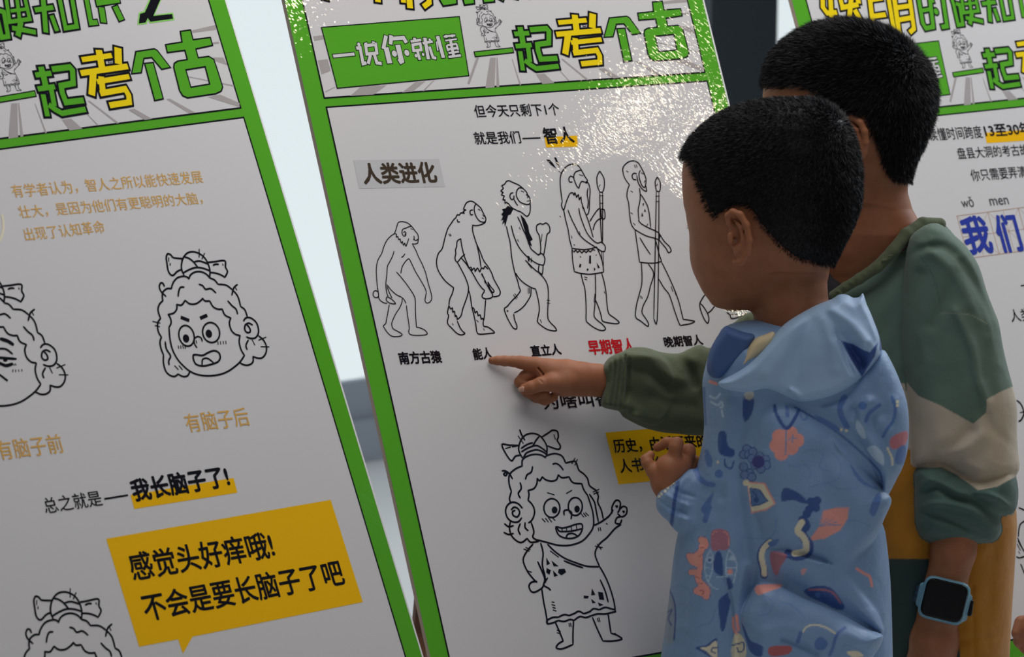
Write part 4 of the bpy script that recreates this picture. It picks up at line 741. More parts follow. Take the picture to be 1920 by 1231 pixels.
    p.poly(zz(Zs, "575,372 665,378 718,480 672,512 598,528"), coral, smooth=False); p.poly(zz(Zs, "580,380 658,384 710,480 668,505 600,520"), cream, smooth=False); p.poly(zz(Zs, "588,400 640,410 682,468 640,488 598,495"), navy, smooth=False); p.poly(zz(Zs, "594,406 636,415 674,466 638,482 602,488"), srgb(92, 128, 180), smooth=False)
    p.disc(*Zs((622, 462)), 5, navy); p.line(zz(Zs, "605,420 622,440 622,460"), 2.5, navy)
    p.line(zz(Zs, "850,560 865,590 845,615 858,650 880,680 872,722 820,738 780,724"), 17, navy); p.line(zz(Zs, "845,572 825,612 850,640 866,672 862,712 810,724"), 12, cream)
    p.line(zz(Zs, "690,668 655,700 642,740 655,790 660,830"), 14, navy); p.line(zz(Zs, "690,668 658,700 648,740 658,790 662,825"), 10.5, cream); p.poly(zz(Zs, "680,670 735,652 715,685 690,690"), deep)
    for x, y in [(575, 212), (560, 240), (585, 240), (605, 225), (640, 248), (668, 262), (672, 292), (645, 310), (615, 290), (600, 260), (560, 300), (590, 330), (565, 340), (600, 350)]:
        p.disc(*Zs((x, y)), 8.6, navy); p.disc(*Zs((x, y)), 7.0, srgb(112, 140, 190))
    p.disc(*Zs((632, 275)), 12, srgb(58, 62, 140)); p.disc(*Zs((572, 378)), 6, cream); p.disc(*Zs((590, 392)), 4, cream)
    p.poly(zz(Zt, "430,160 500,140 560,160 585,220 575,300 530,325 500,315 470,330 430,320 420,250"), srgb(178, 120, 140)); p.line(zz(Zt, "435,190 455,160 470,165"), 1.6, coral); p.line(zz(Zt, "530,160 565,190 575,280"), 1.6, coral)
    # two pale outlined lens shapes with a navy leaf between them
    for s in ["415,320 380,400 370,480 385,560 400,590", "415,320 440,380 440,460 420,540 400,590", "575,320 620,370 640,460 625,560 610,600", "575,320 555,400 550,480 560,560", "400,590 430,630 480,655"]: p.line(zz(Zt, s), 2.2, pale)
    for s in ["395,400 435,410", "375,470 430,480", "380,540 420,545", "560,400 630,400", "555,470 640,470", "560,530 632,535"]: p.line(zz(Zt, s), 1.8, pale)
    p.disc(*Zt((412, 405)), 6, pale); p.disc(*Zt((412, 405)), 3.2, navy); p.disc(*Zt((605, 390)), 5, pale); p.disc(*Zt((585, 505)), 5, coral)
    p.poly(zz(Zt, "465,345 505,340 525,430 525,530 490,535 440,475"), navy); p.poly(zz(Zt, "555,560 590,565 610,640 570,660 575,720 590,760 560,900 540,990 510,1010 495,900 485,760 540,700 570,670"), navy)
    p.line(zz(Zt, "470,550 560,545"), 1.6, pale)
    # coral script running up the front
    TXT = [(12, "340,235 370,245 375,285 345,290"), (11, "345,290 340,330 320,350 330,385"), (11, "300,360 325,395 330,430"), (10, "235,370 260,420 300,440 330,460"), (9, "235,370 265,370 290,410"), (11, "255,510 300,510 320,540"), (12, "310,540 325,590 355,620"), (12, "300,670 345,640 385,650 385,700 350,690 300,670"), (10, "350,690 385,720"), (10, "330,470 320,510")]
    for w, s in TXT: p.line(zz(Zt, s), w+2.5, navy, .55)
    for w, s in TXT: p.line(zz(Zt, s), w, coral)
    for s in ["330,300 365,305", "312,375 340,372", "285,545 325,560", "310,600 350,605", "330,665 360,672 350,700"]: p.line(zz(Zt, s), 1.5, srgb(176, 96, 100))
    p.poly(zz(Zt, "290,1150 380,1130 440,1085 475,1080 478,1231 420,1231 350,1190"), navy); p.poly(zz(Zt, "330,1155 400,1140 440,1105 472,1100 474,1231 430,1225 380,1180"), cream); p.line(zz(Zt, "475,1155 435,1155 430,1185 460,1195"), 2.5, navy)
    p.poly(zz(Zt, "620,1040 670,1035 715,1110 715,1231 600,1231"), cream); p.line(zz(Zt, "605,1130 650,1120 700,1110 700,1170 660,1190 645,1150"), 2.5, navy)
    p.poly(zz(Zt, "680,940 710,980 760,1090 860,1140 850,1231 760,1190 720,1080"), navy); p.poly(zz(Zt, "35,720 70,700 110,790 110,1080 30,1090"), srgb(150, 150, 150), al=.5); p.line(zz(Zt, "60,640 110,760 120,900 108,1080"), 3, navy); p.line(zz(Zt, "50,850 90,830 60,900 85,960"), 3, navy)
    p.line(zz(Zt, "612,900 618,990 640,1030"), 5, coral); p.line(zz(Zt, "640,880 655,1000"), 6, coral)
    p.poly(zz(Zq, "95,515 340,505 330,540 240,570 110,610"), coral); p.poly(zz(Zq, "240,180 400,210 340,330 300,420 250,330"), srgb(190, 104, 110), al=.8); p.poly(zz(Zq, "540,360 600,350 560,420"), coral, al=.7)
    p.poly(zz(Zq, "570,570 700,520 840,540 930,640 980,740 900,760 760,690 640,640"), navy); p.line(zz(Zq, "620,560 760,560 860,590 940,690"), 4, srgb(170, 110, 130)); p.disc(*Zq((710, 612)), 5, deep)
    p.line(zz(Zq, "550,1000 600,930 690,910 800,940 890,1000"), 3, cream); p.poly(zz(Zq, "680,1080 740,1030 810,1090 770,1160 690,1150"), deep); p.line(zz(Zq, "540,990 510,1080"), 7, deep); p.line(zz(Zq, "980,940 900,1010 860,1140 830,1210"), 6, deep)
    p.poly(zz(Zq, "60,1110 160,1120 150,1190 80,1180"), navy); p.poly(zz(Zq, "230,1130 440,1120 420,1200 240,1220"), srgb(186, 96, 100)); p.poly(zz(Zq, "1000,1180 1100,1170 1170,1220 1060,1231"), cream); p.line(zz(Zq, "1100,350 1180,400 1230,430 1250,520"), 5, coral)
    p.line(zz(Zr, "45,130 50,300 60,450"), 6, deep); p.line(zz(Zr, "100,200 150,220 190,180"), 4, pale); p.line(zz(Zr, "110,250 170,280 200,250 215,290 190,300"), 4, pale); p.line(zz(Zr, "205,330 215,380"), 4, pale)
    p.poly(zz(Zr, "180,520 240,520 260,640 320,680 300,740 200,720 170,650"), navy); p.line(zz(Zr, "230,760 240,820 290,840 310,780"), 3, navy); p.poly(zz(Zr, "400,200 490,210 470,360 400,420"), navy); p.disc(*Zr((448, 190)), 9, cream, .6); p.line(zz(Zr, "100,70 155,90"), 6, coral); p.line(zz(Zr, "70,690 100,760 100,810"), 8, deep); p.disc(*Zr((180, 890)), 8, deep); p.disc(*Zr((170, 785)), 2.5, cream)
    # on the drape over the shoulder
    p.line(zz(Zp, "680,20 640,100 650,180 700,280"), 11, deep); p.line(zz(Zp, "1100,20 1130,120 1110,230 1060,300 1020,370"), 6, deep); p.disc(*Zp((840, 95)), 8, deep); p.line(zz(Zp, "990,90 900,160 870,230"), 7, deep)
    p.poly(zz(Zp, "790,220 850,300 870,380 830,380 780,290"), pale); p.poly(zz(Zp, "880,470 950,450 1020,520 1030,620 980,600 900,520"), pale); p.poly(zz(Zp, "1090,380 1235,320 1220,440 1100,480"), srgb(196, 118, 130)); p.poly(zz(Zp, "1150,480 1220,450 1210,610 1130,600"), deep); p.line(zz(Zp, "1060,470 1100,560 1105,620"), 4, cream)
    for x, y in [(617, 296), (650, 306), (695, 315), (1148, 60), (1148, 92)]: p.disc(*Zp((x, y)), 3, cream)
    p.line(zz(Zp, "240,110 420,210 600,320 760,450 900,580 1000,700 1010,830"), 4, navy, .8); p.poly(zz(Zp, "415,180 520,220 640,300 600,320 480,250"), deep); p.line(zz(Zp, "290,170 300,210 340,215 345,180"), 2.4, deep)
    p.poly(zz(Zp, "720,600 850,760 985,835 930,830 800,760"), deep, al=.8); p.poly(zz(Zp, "960,880 1010,890 950,1070 900,1030"), deep)
    for x, y in [(1247, 920), (1240, 926), (1252, 914), (1258, 908), (1236, 930), (1262, 905)]: p.disc(x, y, 4.2, navy); p.disc(x, y, 3.2, srgb(214, 216, 200))
    p.line([(1272, 905), (1266, 930), (1262, 960), (1258, 985)], 7, navy); p.line([(1330, 950), (1322, 975)], 10, deep)
    # the far half carries the same motifs, scattered
    p.mask = (~near).astype(np.float32); rg = np.random.default_rng(2)
    for k in range(60): p.disc(rg.uniform(1240, 1700), rg.uniform(620, 1300), rg.uniform(7, 16), [navy, coral, cream, pale, deep][k % 5])
    p.apply(jo)
    # --- hood lying on the shoulders, its lining turned out; dark collar lining; cream undershirt
    g = Field(1320, 1680, 530, 790, -230, 120, 2.5, zA)
    hood = [(1618, 549), (1612, 556), (1600, 558), (1588, 552), (1573, 552), (1560, 560), (1530, 572), (1500, 588), (1470, 608), (1440, 640), (1408, 675), (1375, 700), (1346, 717), (1362, 730), (1400, 737), (1440, 732), (1472, 746), (1500, 756), (1535, 752), (1570, 742), (1600, 724), (1630, 696), (1652, 665), (1649, 630), (1634, 590), (1625, 570)]
    gf = [('v', -12, 12, [(1598, 652), (1612, 672), (1616, 695)]), ('v', 6, 5, [(1575, 630), (1592, 665), (1612, 708)]), ('v', 9, 10, [(1560, 580), (1600, 610), (1622, 640)]), ('v', -9, 12, [(1575, 630), (1596, 660), (1614, 680)]), ('s', 7, 14, [(1572, 640), (1590, 690), (1612, 718)]), ('v', 5, 16, [(1490, 600), (1470, 650), (1440, 700)]), ('v', -4, 14, [(1520, 600), (1500, 660), (1490, 720)]), ('v', -5, 6, [(1475, 735), (1492, 750)]), ('v', 5, 5, [(1484, 732), (1504, 748)]), ('v', -4, 7, [(1600, 560), (1620, 600), (1640, 640)]), ('v', 4, 12, [(1545, 600), (1560, 640), (1565, 690)]), ('v', -3, 10, [(1370, 722), (1410, 716), (1440, 722)])]
    g.pillow(hood, 46, 20, lambda X, Y: SL*(Y-600)-100+8*np.log1p(np.exp((620-Y)/16)), 3, gf, 1.4)
    ho, HG = surf_mesh('hood', g, dyed('hood_lining', .55, .1, (26, .5, .005, 2)), root); hp = Paint(HG, srgb(160, 190, 224)); hp.poly([(1577, 638), (1600, 645), (1619, 656), (1631, 660), (1647, 640), (1640, 668), (1616, 706), (1597, 676)], srgb(52, 84, 152), smooth=False); hp.line([(1636, 590), (1650, 630), (1651, 655)], 4, srgb(52, 84, 152)); hp.apply(ho)  # navy patch: shade inside the hood's fold, painted into the dye
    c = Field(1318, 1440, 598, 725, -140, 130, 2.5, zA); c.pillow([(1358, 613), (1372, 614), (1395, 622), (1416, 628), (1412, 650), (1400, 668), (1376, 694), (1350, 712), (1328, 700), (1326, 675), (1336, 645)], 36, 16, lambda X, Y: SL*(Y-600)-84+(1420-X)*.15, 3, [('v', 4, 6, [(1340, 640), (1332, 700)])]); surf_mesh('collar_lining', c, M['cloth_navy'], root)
    c = Field(1370, 1480, 600, 720, -160, 60, 2.5, zA); c.pillow([(1416, 634), (1436, 626), (1452, 622), (1450, 650), (1410, 680), (1378, 700), (1392, 672), (1402, 650)], 30, 14, lambda X, Y: SL*(Y-600)-98, 3); surf_mesh('undershirt', c, M['cream'], root)
    # --- trousers and shoes (below the picture)
    t = Field(1250, 1690, 1240, 2110, -60, 500, 7, zA)
    t.caps([(1400, 1290, 5, 96), (1395, 1400, 5, 78), (1392, 1650, 0, 56), (1396, 1990, 8, 44)], 20); t.caps([(1520, 1290, 5, 96), (1535, 1400, 5, 78), (1540, 1650, -5, 56), (1545, 1990, 4, 44)], 20); surf_mesh('trousers', t, M['trouser_b'], root)
    for px in (1396, 1545):
        t = Field(px-150, px+80, 1960, 2110, 180, 440, 5, zA); t.caps([(px+10, 2035, -4, 36), (px-40, 2040, 4, 34), (px-95, 2046, 10, 26)], 18); surf_mesh('shoe', t, M['shoe'], root)
    return root
A_ = boyA()

# ================================================================== the taller boy behind, pointing at the board
def boyB():
    root = empty('person'); tag(root, 'taller person behind in a green, cream and mustard hooded top, pointing at the board', 'person')
    f = Field(1385, 1800, 28, 640, -330, 150, 2.5, zB)
    skull = [(47, 1560, 1602), (54, 1525, 1640), (66, 1498, 1668), (84, 1470, 1697), (104, 1452, 1717), (125, 1440, 1732), (150, 1434, 1744), (175, 1430, 1749), (200, 1429, 1748), (225, 1431, 1742), (250, 1432, 1735), (275, 1433, 1724), (300, 1436, 1712), (325, 1442, 1700), (350, 1460, 1690), (380, 1500, 1680)]
    f.stack(skull, [(47, 40), (56, 70), (80, 100), (120, 122), (200, 134), (280, 124), (340, 100), (380, 80)], lambda X, Y: SL*(Y-600)+6+(1590-X)*.12, 4, 2.15)
    f.stack([(250, 1433, 1640), (290, 1436, 1640), (330, 1437, 1635), (370, 1446, 1625), (400, 1456, 1610), (425, 1470, 1590), (440, 1490, 1560)], [(250, 100), (330, 100), (380, 84), (440, 44)], lambda X, Y: SL*(Y-600)+14+(1570-X)*.25, 10, 2.1)
    f.caps([(1436, 255, 75, 9), (1428, 300, 98, 14)], 8); f.ell((1448, 352, 92), (18, 10, 24), 8)
    f.stack([(290, 1560, 1702), (335, 1556, 1702), (360, 1553, 1702), (392, 1553, 1711), (413, 1548, 1723), (435, 1535, 1740), (470, 1500, 1780), (520, 1500, 1800), (600, 1510, 1800)], [(290, 66), (392, 72), (440, 74), (480, 64), (520, 50), (600, 44)], lambda X, Y: SL*(Y-600)+4, 16, 2)
    # ear
    f.ell((1606, 262, -124), (19, 42, 10), 6, rot=-.15, yaw=-.3)
    f.caps([(1584, 236, -118, 5), (1583, 222, -122, 6), (1598, 219, -128, 6), (1613, 229, -134, 6.5), (1621, 246, -137, 6.5), (1623, 266, -136, 6.5), (1619, 284, -130, 7), (1611, 297, -122, 7), (1602, 299, -118, 6)], 3.5)
    f.caps([(1595, 233, -130, 4), (1606, 243, -133, 4.2), (1609, 262, -133, 4.5), (1605, 280, -128, 5)], 3); f.ell((1598, 262, -134), (8, 18, 9), 3, cut=True)
    # right forearm hanging down to a relaxed hand
    a = Field(1655, 1860, 960, 1470, -230, 120, 2.5, zB)
    a.caps([(1795, 970, -108, 41), (1788, 1030, -108, 42), (1773, 1100, -106, 39), (1760, 1150, -104, 38), (1752, 1200, -102, 45), (1745, 1250, -100, 46), (1738, 1300, -98, 40)], 10)
    for dx, ln, q0 in ((-26, 62, -104), (-9, 72, -112), (9, 68, -114), (25, 54, -110)):
        a.caps([(1738+dx, 1315, q0, 14), (1734+dx*1.15, 1315+ln*.6, q0+4, 11.5), (1738+dx*1.1, 1315+ln, q0+16, 10)], 4)
    a.caps([(1722, 1285, -110, 16), (1700, 1315, -116, 12), (1696, 1345, -112, 10)], 6)
    # pointing hand: index out, thumb folded over the curled fingers
    h = Field(905, 1200, 636, 778, -70, 90, 1.15, 4.095, 675); K = dict(plumb=False)
    h.caps([(922.5, 675.5, 0, 7.0), (933, 675.5, 1, 8.6), (946, 676.3, 2, 9.8), (962, 677, 4, 10.2), (976, 678.8, 5, 12), (1003, 684, 8, 15.5), (1030, 694, 10, 21)], 3, **K)
    h.caps([(1032, 703, 12, 27), (1060, 708, 13, 33), (1092, 710.5, 22, 30), (1120, 712.5, 38, 28.5), (1152, 714, 58, 27)], 12, **K)
    h.caps([(1008, 694, 16, 15), (985, 706, 15, 12), (976, 716, 14, 11.5)], 4, **K); h.caps([(976, 716, 14, 11.5), (990, 728, 8, 10), (1006, 729, 6, 9)], 3, **K)
    h.caps([(1015, 704, 20, 15), (994, 722, 19, 11.5), (990, 734, 17, 11)], 4, **K); h.caps([(990, 734, 17, 11), (1006, 742, 10, 10), (1022, 738, 8, 9)], 3, **K)
    h.caps([(1026, 716, 27, 14), (1006, 738, 26, 10.5), (1005, 744, 23, 10)], 4, **K); h.caps([(1005, 744, 23, 10), (1022, 750, 18, 9.5), (1038, 744, 16, 8.5)], 3, **K)
    h.caps([(1062, 716, -8, 21), (1036, 717, -14, 16), (1014, 720, -18, 13.5)], 7, **K); h.caps([(1014, 720, -18, 13.5), (996, 726, -18, 12), (983, 729.5, -16, 10)], 4, **K)
    h.caps([(1012, 711, -30, 1.6), (1016, 716, -32, 1.6)], 2, cut=True, **K); h.caps([(1010, 690, -6, 2), (1022, 705, -12, 2)], 3, cut=True, **K)
    body, G = surf_mesh('body', [f, a, h], M['skin'], root)
    for eq in (36, 104):
        e = Field(1425, 1460, 214, 250, eq-130, eq-50, 1.4, zB); e.ell((1440 if eq < 60 else 1446, 232, eq), (10, 7, 13), 1); eo = surf_mesh('eye', e, M['eye'], root)[0]
        e = Field(1425, 1460, 214, 250, eq-130, eq-50, 1.2, zB); e.ell((1435 if eq < 60 else 1441, 232, eq+2), (6, 5, 7), 1); surf_mesh('iris', e, M['iris'], eo)
    e = Field(1425, 1470, 320, 370, -20, 120, 1.6, zB); e.ell((1446, 344, 92), (17, 5, 22), 1); e.ell((1448, 350, 90), (16, 4.5, 19), 2); surf_mesh('lips', e, M['lip'], root)
    n = Field(968, 1000, 716, 745, -45, 5, .8, 4.095, 675); n.caps([(981, 729, -24.2, 5.2), (976, 730, -22, 4.8)], 1, flat=.45, plumb=False); surf_mesh('thumb_nail', n, M['nail'], root)
    near = [(1416, 160), (1430, 152), (1436, 163), (1470, 165), (1500, 163), (1530, 175), (1548, 200), (1560, 240), (1572, 262), (1580, 235), (1590, 215), (1606, 214), (1624, 226), (1634, 246), (1650, 290), (1659, 318), (1673, 337), (1697, 341), (1760, 330), (1790, 20), (1400, 20)]
    def inside(G, off=0): return (polydist(G[:, 0], G[:, 1], near) < off) & (G[:, 1] < 350) & ~((np.abs(G[:, 0]-1605) < 21) & (np.abs(G[:, 1]-260) < 44) & (G[:, 2]-SL*(G[:, 1]-600) < -112))
    crown = f.world(np.array([[1690, 120, SL*(120-600)-50]], float))[0]
    ln = lambda g: np.interp(g[:, 1], [40, 130, 220, 340], [17, 16, 12, 8])*np.interp(g[:, 0], [1450, 1600, 1700], [.8, 1.15, 1.25])
    hair('hair', body, G, inside, crown, ln, 90000, root, zB, 5)
    # --- hooded top: one garment, panels dyed mustard / cream / green
    j = Field(1440, 1930, 390, 1370, -260, 330, 2.5, zB); Zy, Zx, Zw = Z(1640, 360, 3.078), Z(1620, 760, 2.6135), Z(1840, 880, 3.508)
    def zz(z, s): return [z(p) for p in nums(s)[0]]
    torso = [(1530, 560), (1560, 530), (1620, 500), (1680, 455), (1722, 412), (1760, 412), (1800, 455), (1835, 520), (1856, 600), (1872, 720), (1884, 850), (1906, 960), (1904, 1040), (1898, 1136), (1893, 1231), (1890, 1300), (1886, 1345), (1760, 1352), (1650, 1345), (1636, 1200), (1616, 1000), (1590, 800), (1552, 660)]
    j.pillow(torso, 118, 100, 14, 2, [('v', 6, 12, [(1565, 548), (1600, 524), (1640, 503), (1680, 470)]), ('v', -6, 9, [(1580, 575), (1640, 530), (1690, 500)]), ('v', -4, 16, [(1865, 1000), (1860, 1100), (1850, 1200)]), ('v', 4, 20, [(1840, 1040), (1835, 1140), (1845, 1220)]), ('v', -3, 7, [(1800, 1202), (1850, 1196), (1892, 1190)]), ('v', -3, 5, [(1824, 1100), (1826, 1231)])], 1.2)
    up = [(1700, 470), (1722, 430), (1757, 418), (1788, 440), (1812, 462), (1835, 497), (1850, 545), (1864, 582), (1873, 606), (1880, 646), (1889, 686), (1900, 727), (1907, 764), (1907, 808), (1909, 847), (1911, 880), (1892, 905), (1860, 918), (1828, 919), (1800, 900), (1765, 878), (1722, 876), (1709, 860), (1710, 800), (1702, 740), (1690, 640)]
    uf = [('v', 13, 8, zz(Zy, "0,430 130,300 260,215 380,215 470,280 580,430 660,590 720,780")), ('v', -14, 8, zz(Zy, "0,500 150,385 280,322 400,312 500,400 600,560 690,750 745,960")), ('v', 6, 8, zz(Zy, "480,380 540,500 620,680 700,860 745,1010")), ('v', -8, 9, zz(Zy, "505,410 550,510 610,660 660,800")),
          ('v', 5, 10, zz(Zy, "300,330 420,420 520,560 600,740")), ('v', -13, 14, zz(Zy, "245,480 205,640 190,800 185,1090")), ('v', -5, 14, zz(Zy, "470,470 400,640 330,760")), ('v', 6, 10, zz(Zy, "470,690 520,800 570,920 600,1080 650,1210")), ('v', -5, 12, zz(Zy, "560,700 640,900 640,1060")), ('v', 3, 12, zz(Zy, "250,830 290,1000 240,1100")),
          ('v', 7, 14, zz(Zx, "380,250 480,215 580,150")), ('v', -6, 12, zz(Zx, "330,230 450,190 520,120")), ('v', 6, 12, zz(Zx, "500,290 600,330 740,320")), ('v', -5, 10, zz(Zx, "600,40 640,120 740,200")), ('v', -7, 6, zz(Zw, "180,20 150,90 60,110"))]
    j.pillow(up, 76, 66, -92, 5, uf, 1.2)
    cuff = [(1718, 880), (1716, 915), (1716, 955), (1720, 990), (1736, 1012), (1775, 1022), (1834, 1017), (1864, 1014), (1878, 995), (1876, 968), (1898, 962), (1908, 945), (1908, 905), (1890, 880), (1820, 892), (1760, 868)]
    cf = [('v', 8, 7, zz(Zx, "270,400 340,360 420,400 480,430 600,435 700,500")), ('v', -9, 7, zz(Zx, "262,440 350,400 430,440 520,470 640,540")), ('v', 7, 7, zz(Zx, "270,500 350,480 450,490 540,520 640,590")), ('v', -8, 6, zz(Zx, "275,520 400,560 500,600 600,640")), ('v', -7, 7, zz(Zx, "360,350 400,370 440,330")), ('v', 6, 6, zz(Zx, "560,400 640,440 740,520")), ('v', -6, 6, zz(Zx, "520,430 620,480 720,540")), ('v', -5, 4, zz(Zx, "300,640 400,655 540,650"))]
    j.pillow(cuff, 70, 50, -102, 4, cf)
    jo, JG = surf_mesh('hooded_top', j, M['cloth_green'], root)
    green, greend, creamc, must = srgb(92, 116, 104), srgb(72, 100, 94), srgb(190, 178, 160), srgb(184, 122, 26)
    p = Paint(JG, green); x, y, q = JG[:, 0], JG[:, 1], JG[:, 2]
    band = 742+.02*(1700-x); p.mix(np.clip((y-718)/3+.5, 0, 1), creamc); p.mix(np.clip((y-842)/3+.5, 0, 1), must)      # torso: green, cream, mustard
    arm = ((polydist(x, y, smooth_poly(up)) < 2) | (polydist(x, y, smooth_poly(cuff)) < 2)) & ((q-SL*(y-600)) < -20)
    p.mask = arm.astype(np.float32); p.poly([(1690, 380), (1960, 380), (1960, 1040), (1690, 1040)], green, smooth=False)
    p.poly([(1700, 716), (1722, 742), (1760, 758), (1825, 794), (1849, 773), (1850, 748), (1880, 732), (1930, 712), (1930, 885), (1905, 893), (1870, 912), (1834, 919), (1815, 905), (1790, 888), (1765, 876), (1700, 876)], creamc, smooth=False)
    p.poly([(1700, 876), (1765, 876), (1790, 888), (1815, 905), (1834, 919), (1870, 912), (1905, 893), (1930, 885), (1930, 1040), (1700, 1040)], greend, smooth=False)
    p.mask = (~arm).astype(np.float32); p.poly([(1500, 1046), (1740, 1047), (1790, 1100), (1800, 1231), (1800, 1400), (1500, 1400)], srgb(44, 66, 64), smooth=False)
    p.mask = None; p.line(zz(Zy, "260,365 330,470 370,600 380,690"), 1.6, greend); p.line(zz(Zy, "380,700 480,700 560,710 650,760"), 1.6, srgb(140, 150, 130)); p.apply(jo)
    # --- rolled hood edge across the neck
    c = Field(1535, 1800, 392, 610, -230, 60, 2.2, zB)
    c.caps([(1562, 552, -86, 8), (1585, 538, -92, 9), (1612, 522, -97, 10), (1645, 500, -100, 11), (1675, 470, -92, 12), (1700, 440, -70, 13), (1730, 420, -40, 13), (1762, 420, -20, 12)], 4)
    for i in range(9): t = i/9; c.caps([(1570+12*i, 546-8.2*i, -100-1.5*i, 2.2), (1578+12*i, 550-9*i, -99-1.5*i, 2.0)], 2)
    surf_mesh('hood_edge', c, M['olive'], root)
    c = Field(1520, 1700, 455, 640, -80, 60, 3, zB); c.pillow([(1540, 500), (1562, 520), (1600, 540), (1640, 520), (1640, 600), (1530, 600)], 40, 26, -30, 3); surf_mesh('inner_shirt', c, mat('dark_shirt', srgb(52, 50, 56), .9), root)
    # --- the pointing sleeve, its cuff gathered on elastic
    s = Field(1110, 1690, 490, 840, -180, 130, 2.5, zB)
    def zc(X, Y): return np.interp(X, [1130, 1300, 1450, 1600, 1680], [(4.122-zB)/zB*F, (4.172-zB)/zB*F, (4.205-zB)/zB*F, 0, -5]) + (Y-690)*.02
    sl = [(1139, 682), (1146, 671), (1166, 663), (1180, 652), (1210, 651), (1241, 660), (1272, 662), (1291, 654), (1312, 646), (1330, 652), (1350, 640), (1370, 614), (1390, 598), (1418, 588), (1480, 565), (1560, 545), (1640, 540), (1670, 620), (1600, 780), (1500, 817), (1400, 818), (1303, 816), (1272, 813), (1241, 810), (1210, 802), (1186, 791), (1167, 780), (1159, 767), (1140, 764), (1127, 759), (1129, 745), (1136, 715)]
    zo = Z(840, 620, 3.239)
    pf = [('v', 3.4 if i % 2 else -3.4, 2.6, [(1140+i*5.5, 672-i), (1144+i*4.2, 700), (1140+i*4.2, 735), (1134+i*4.6, 762+i)]) for i in range(9)]
    pf += [('v', -6, 5, [(1172, 664), (1178, 700), (1174, 740), (1163, 768)]), ('v', 7, 12, zz(zo, "1120,160 1230,170 1330,260 1420,300")), ('v', -6, 10, zz(zo, "1150,230 1260,280 1350,360")), ('v', 6, 14, zz(zo, "1440,130 1520,200 1560,330")), ('v', -7, 10, zz(zo, "1400,140 1460,220 1500,330")), ('v', -5, 12, zz(zo, "1110,380 1130,470 1080,500")), ('v', 5, 10, zz(zo, "1080,440 1150,480 1130,540")), ('v', -4, 5, zz(zo, "1180,540 1300,570 1400,610 1540,620")), ('v', 6, 16, zz(zo, "1200,120 1180,220 1210,330")), ('v', -3, 10, zz(zo, "1240,400 1350,440 1480,450"))]
    s.pillow(sl, 44, 36, zc, 3, pf, 1.6)
    s.pillow([(1130, 690), (1140, 672), (1158, 662), (1185, 655), (1240, 664), (1270, 700), (1265, 760), (1235, 800), (1190, 788), (1165, 772), (1150, 768), (1130, 762), (1128, 745), (1134, 715)], 48, 11, zc, 3, pf)
    s.pillow([(1366, 615), (1378, 603), (1395, 590), (1416, 584), (1440, 600), (1430, 640), (1390, 640)], 40, 24, -25, 3, [('v', -5, 5, [(1400, 600), (1404, 622)])])
    surf_mesh('pointing_sleeve', s, M['olive'], root)
    # --- trousers, shoes
    t = Field(1480, 1930, 1180, 1990, -150, 420, 7, zB)
    t.caps([(1712, 1250, 10, 78), (1690, 1400, 6, 74), (1684, 1600, 0, 54), (1684, 1850, 8, 42)], 20); t.caps([(1800, 1250, 10, 82), (1812, 1400, 6, 76), (1815, 1600, -4, 56), (1818, 1850, 4, 42)], 20); surf_mesh('trousers', t, M['trouser'], root)
    for px in (1684, 1818):
        t = Field(px-150, px+80, 1800, 1950, 120, 420, 5, zB); t.caps([(px+10, 1872, 4, 34), (px-40, 1877, 12, 32), (px-90, 1883, 18, 25)], 18); surf_mesh('shoe', t, M['shoe'], root)
    # --- wristwatch: strap round the wrist, case, glass, crown
    w = empty('wristwatch'); tag(w, 'light blue smartwatch with a black square screen on the hanging wrist', 'watch')
    Zv = Z(1700, 1030, 6.125)
    def rr(f_, cx, cy, hx, hy, r, q, T, rot, k=1):
        P = [(sx*(hx-r)+r*math.cos(a), sy*(hy-r)+r*math.sin(a)) for sx, sy, a0 in ((1, 1, 0), (-1, 1, 90), (-1, -1, 180), (1, -1, 270)) for a in [math.radians(a0+d) for d in (0, 30, 60, 90)]]
        P = [(cx+x*math.cos(rot)-y*math.sin(rot), cy+x*math.sin(rot)+y*math.cos(rot)) for x, y in P]; f_.pillow(P, T, 5, q, k, smooth=False)
    qs = lambda d: d
    v = Field(1712, 1835, 1070, 1180, -130, 190, 1.5, zB); rr(v, 1770.5, 1125, 45, 41, 17, -152, 11, .24)
    v.caps([(1731, 1098, -147, 7), (1724, 1130, -146, 7)], 2); v.caps([(1815, 1120, -146, 8), (1806, 1158, -146, 7)], 2); surf_mesh('watch_case', v, M['watch'], w)
    v = Field(1712, 1835, 1070, 1180, -130, 190, 1.5, zB); rr(v, 1770.5, 1125, 41.5, 37.5, 15, -157, 9, .24); surf_mesh('screen', v, M['screen'], w)
    v = Field(1705, 1845, 1060, 1190, -160, 120, 2, zB)
    ring_ = [(1768+48*math.cos(t)*1.0, 1124+48*math.cos(t)*.24, -104+46*math.sin(t), 6) for t in [2*PI*i/20 for i in range(21)]]
    for dy in (-10, 0, 10): v.caps([(a_-dy*.24, b_+dy, c_, r_) for a_, b_, c_, r_ in ring_], 3)
    surf_mesh('strap', v, mat('dark_blue_strap', srgb(34, 62, 92), .5), w)
    v = Field(1810, 1835, 1105, 1165, -70, 60, 1.2, zB, 1130); v.caps([(1821, 1128, -30, 5), (1818, 1150, -30, 5)], 2); surf_mesh('crown', v, M['screen'], w)
    return root
B_ = boyB()

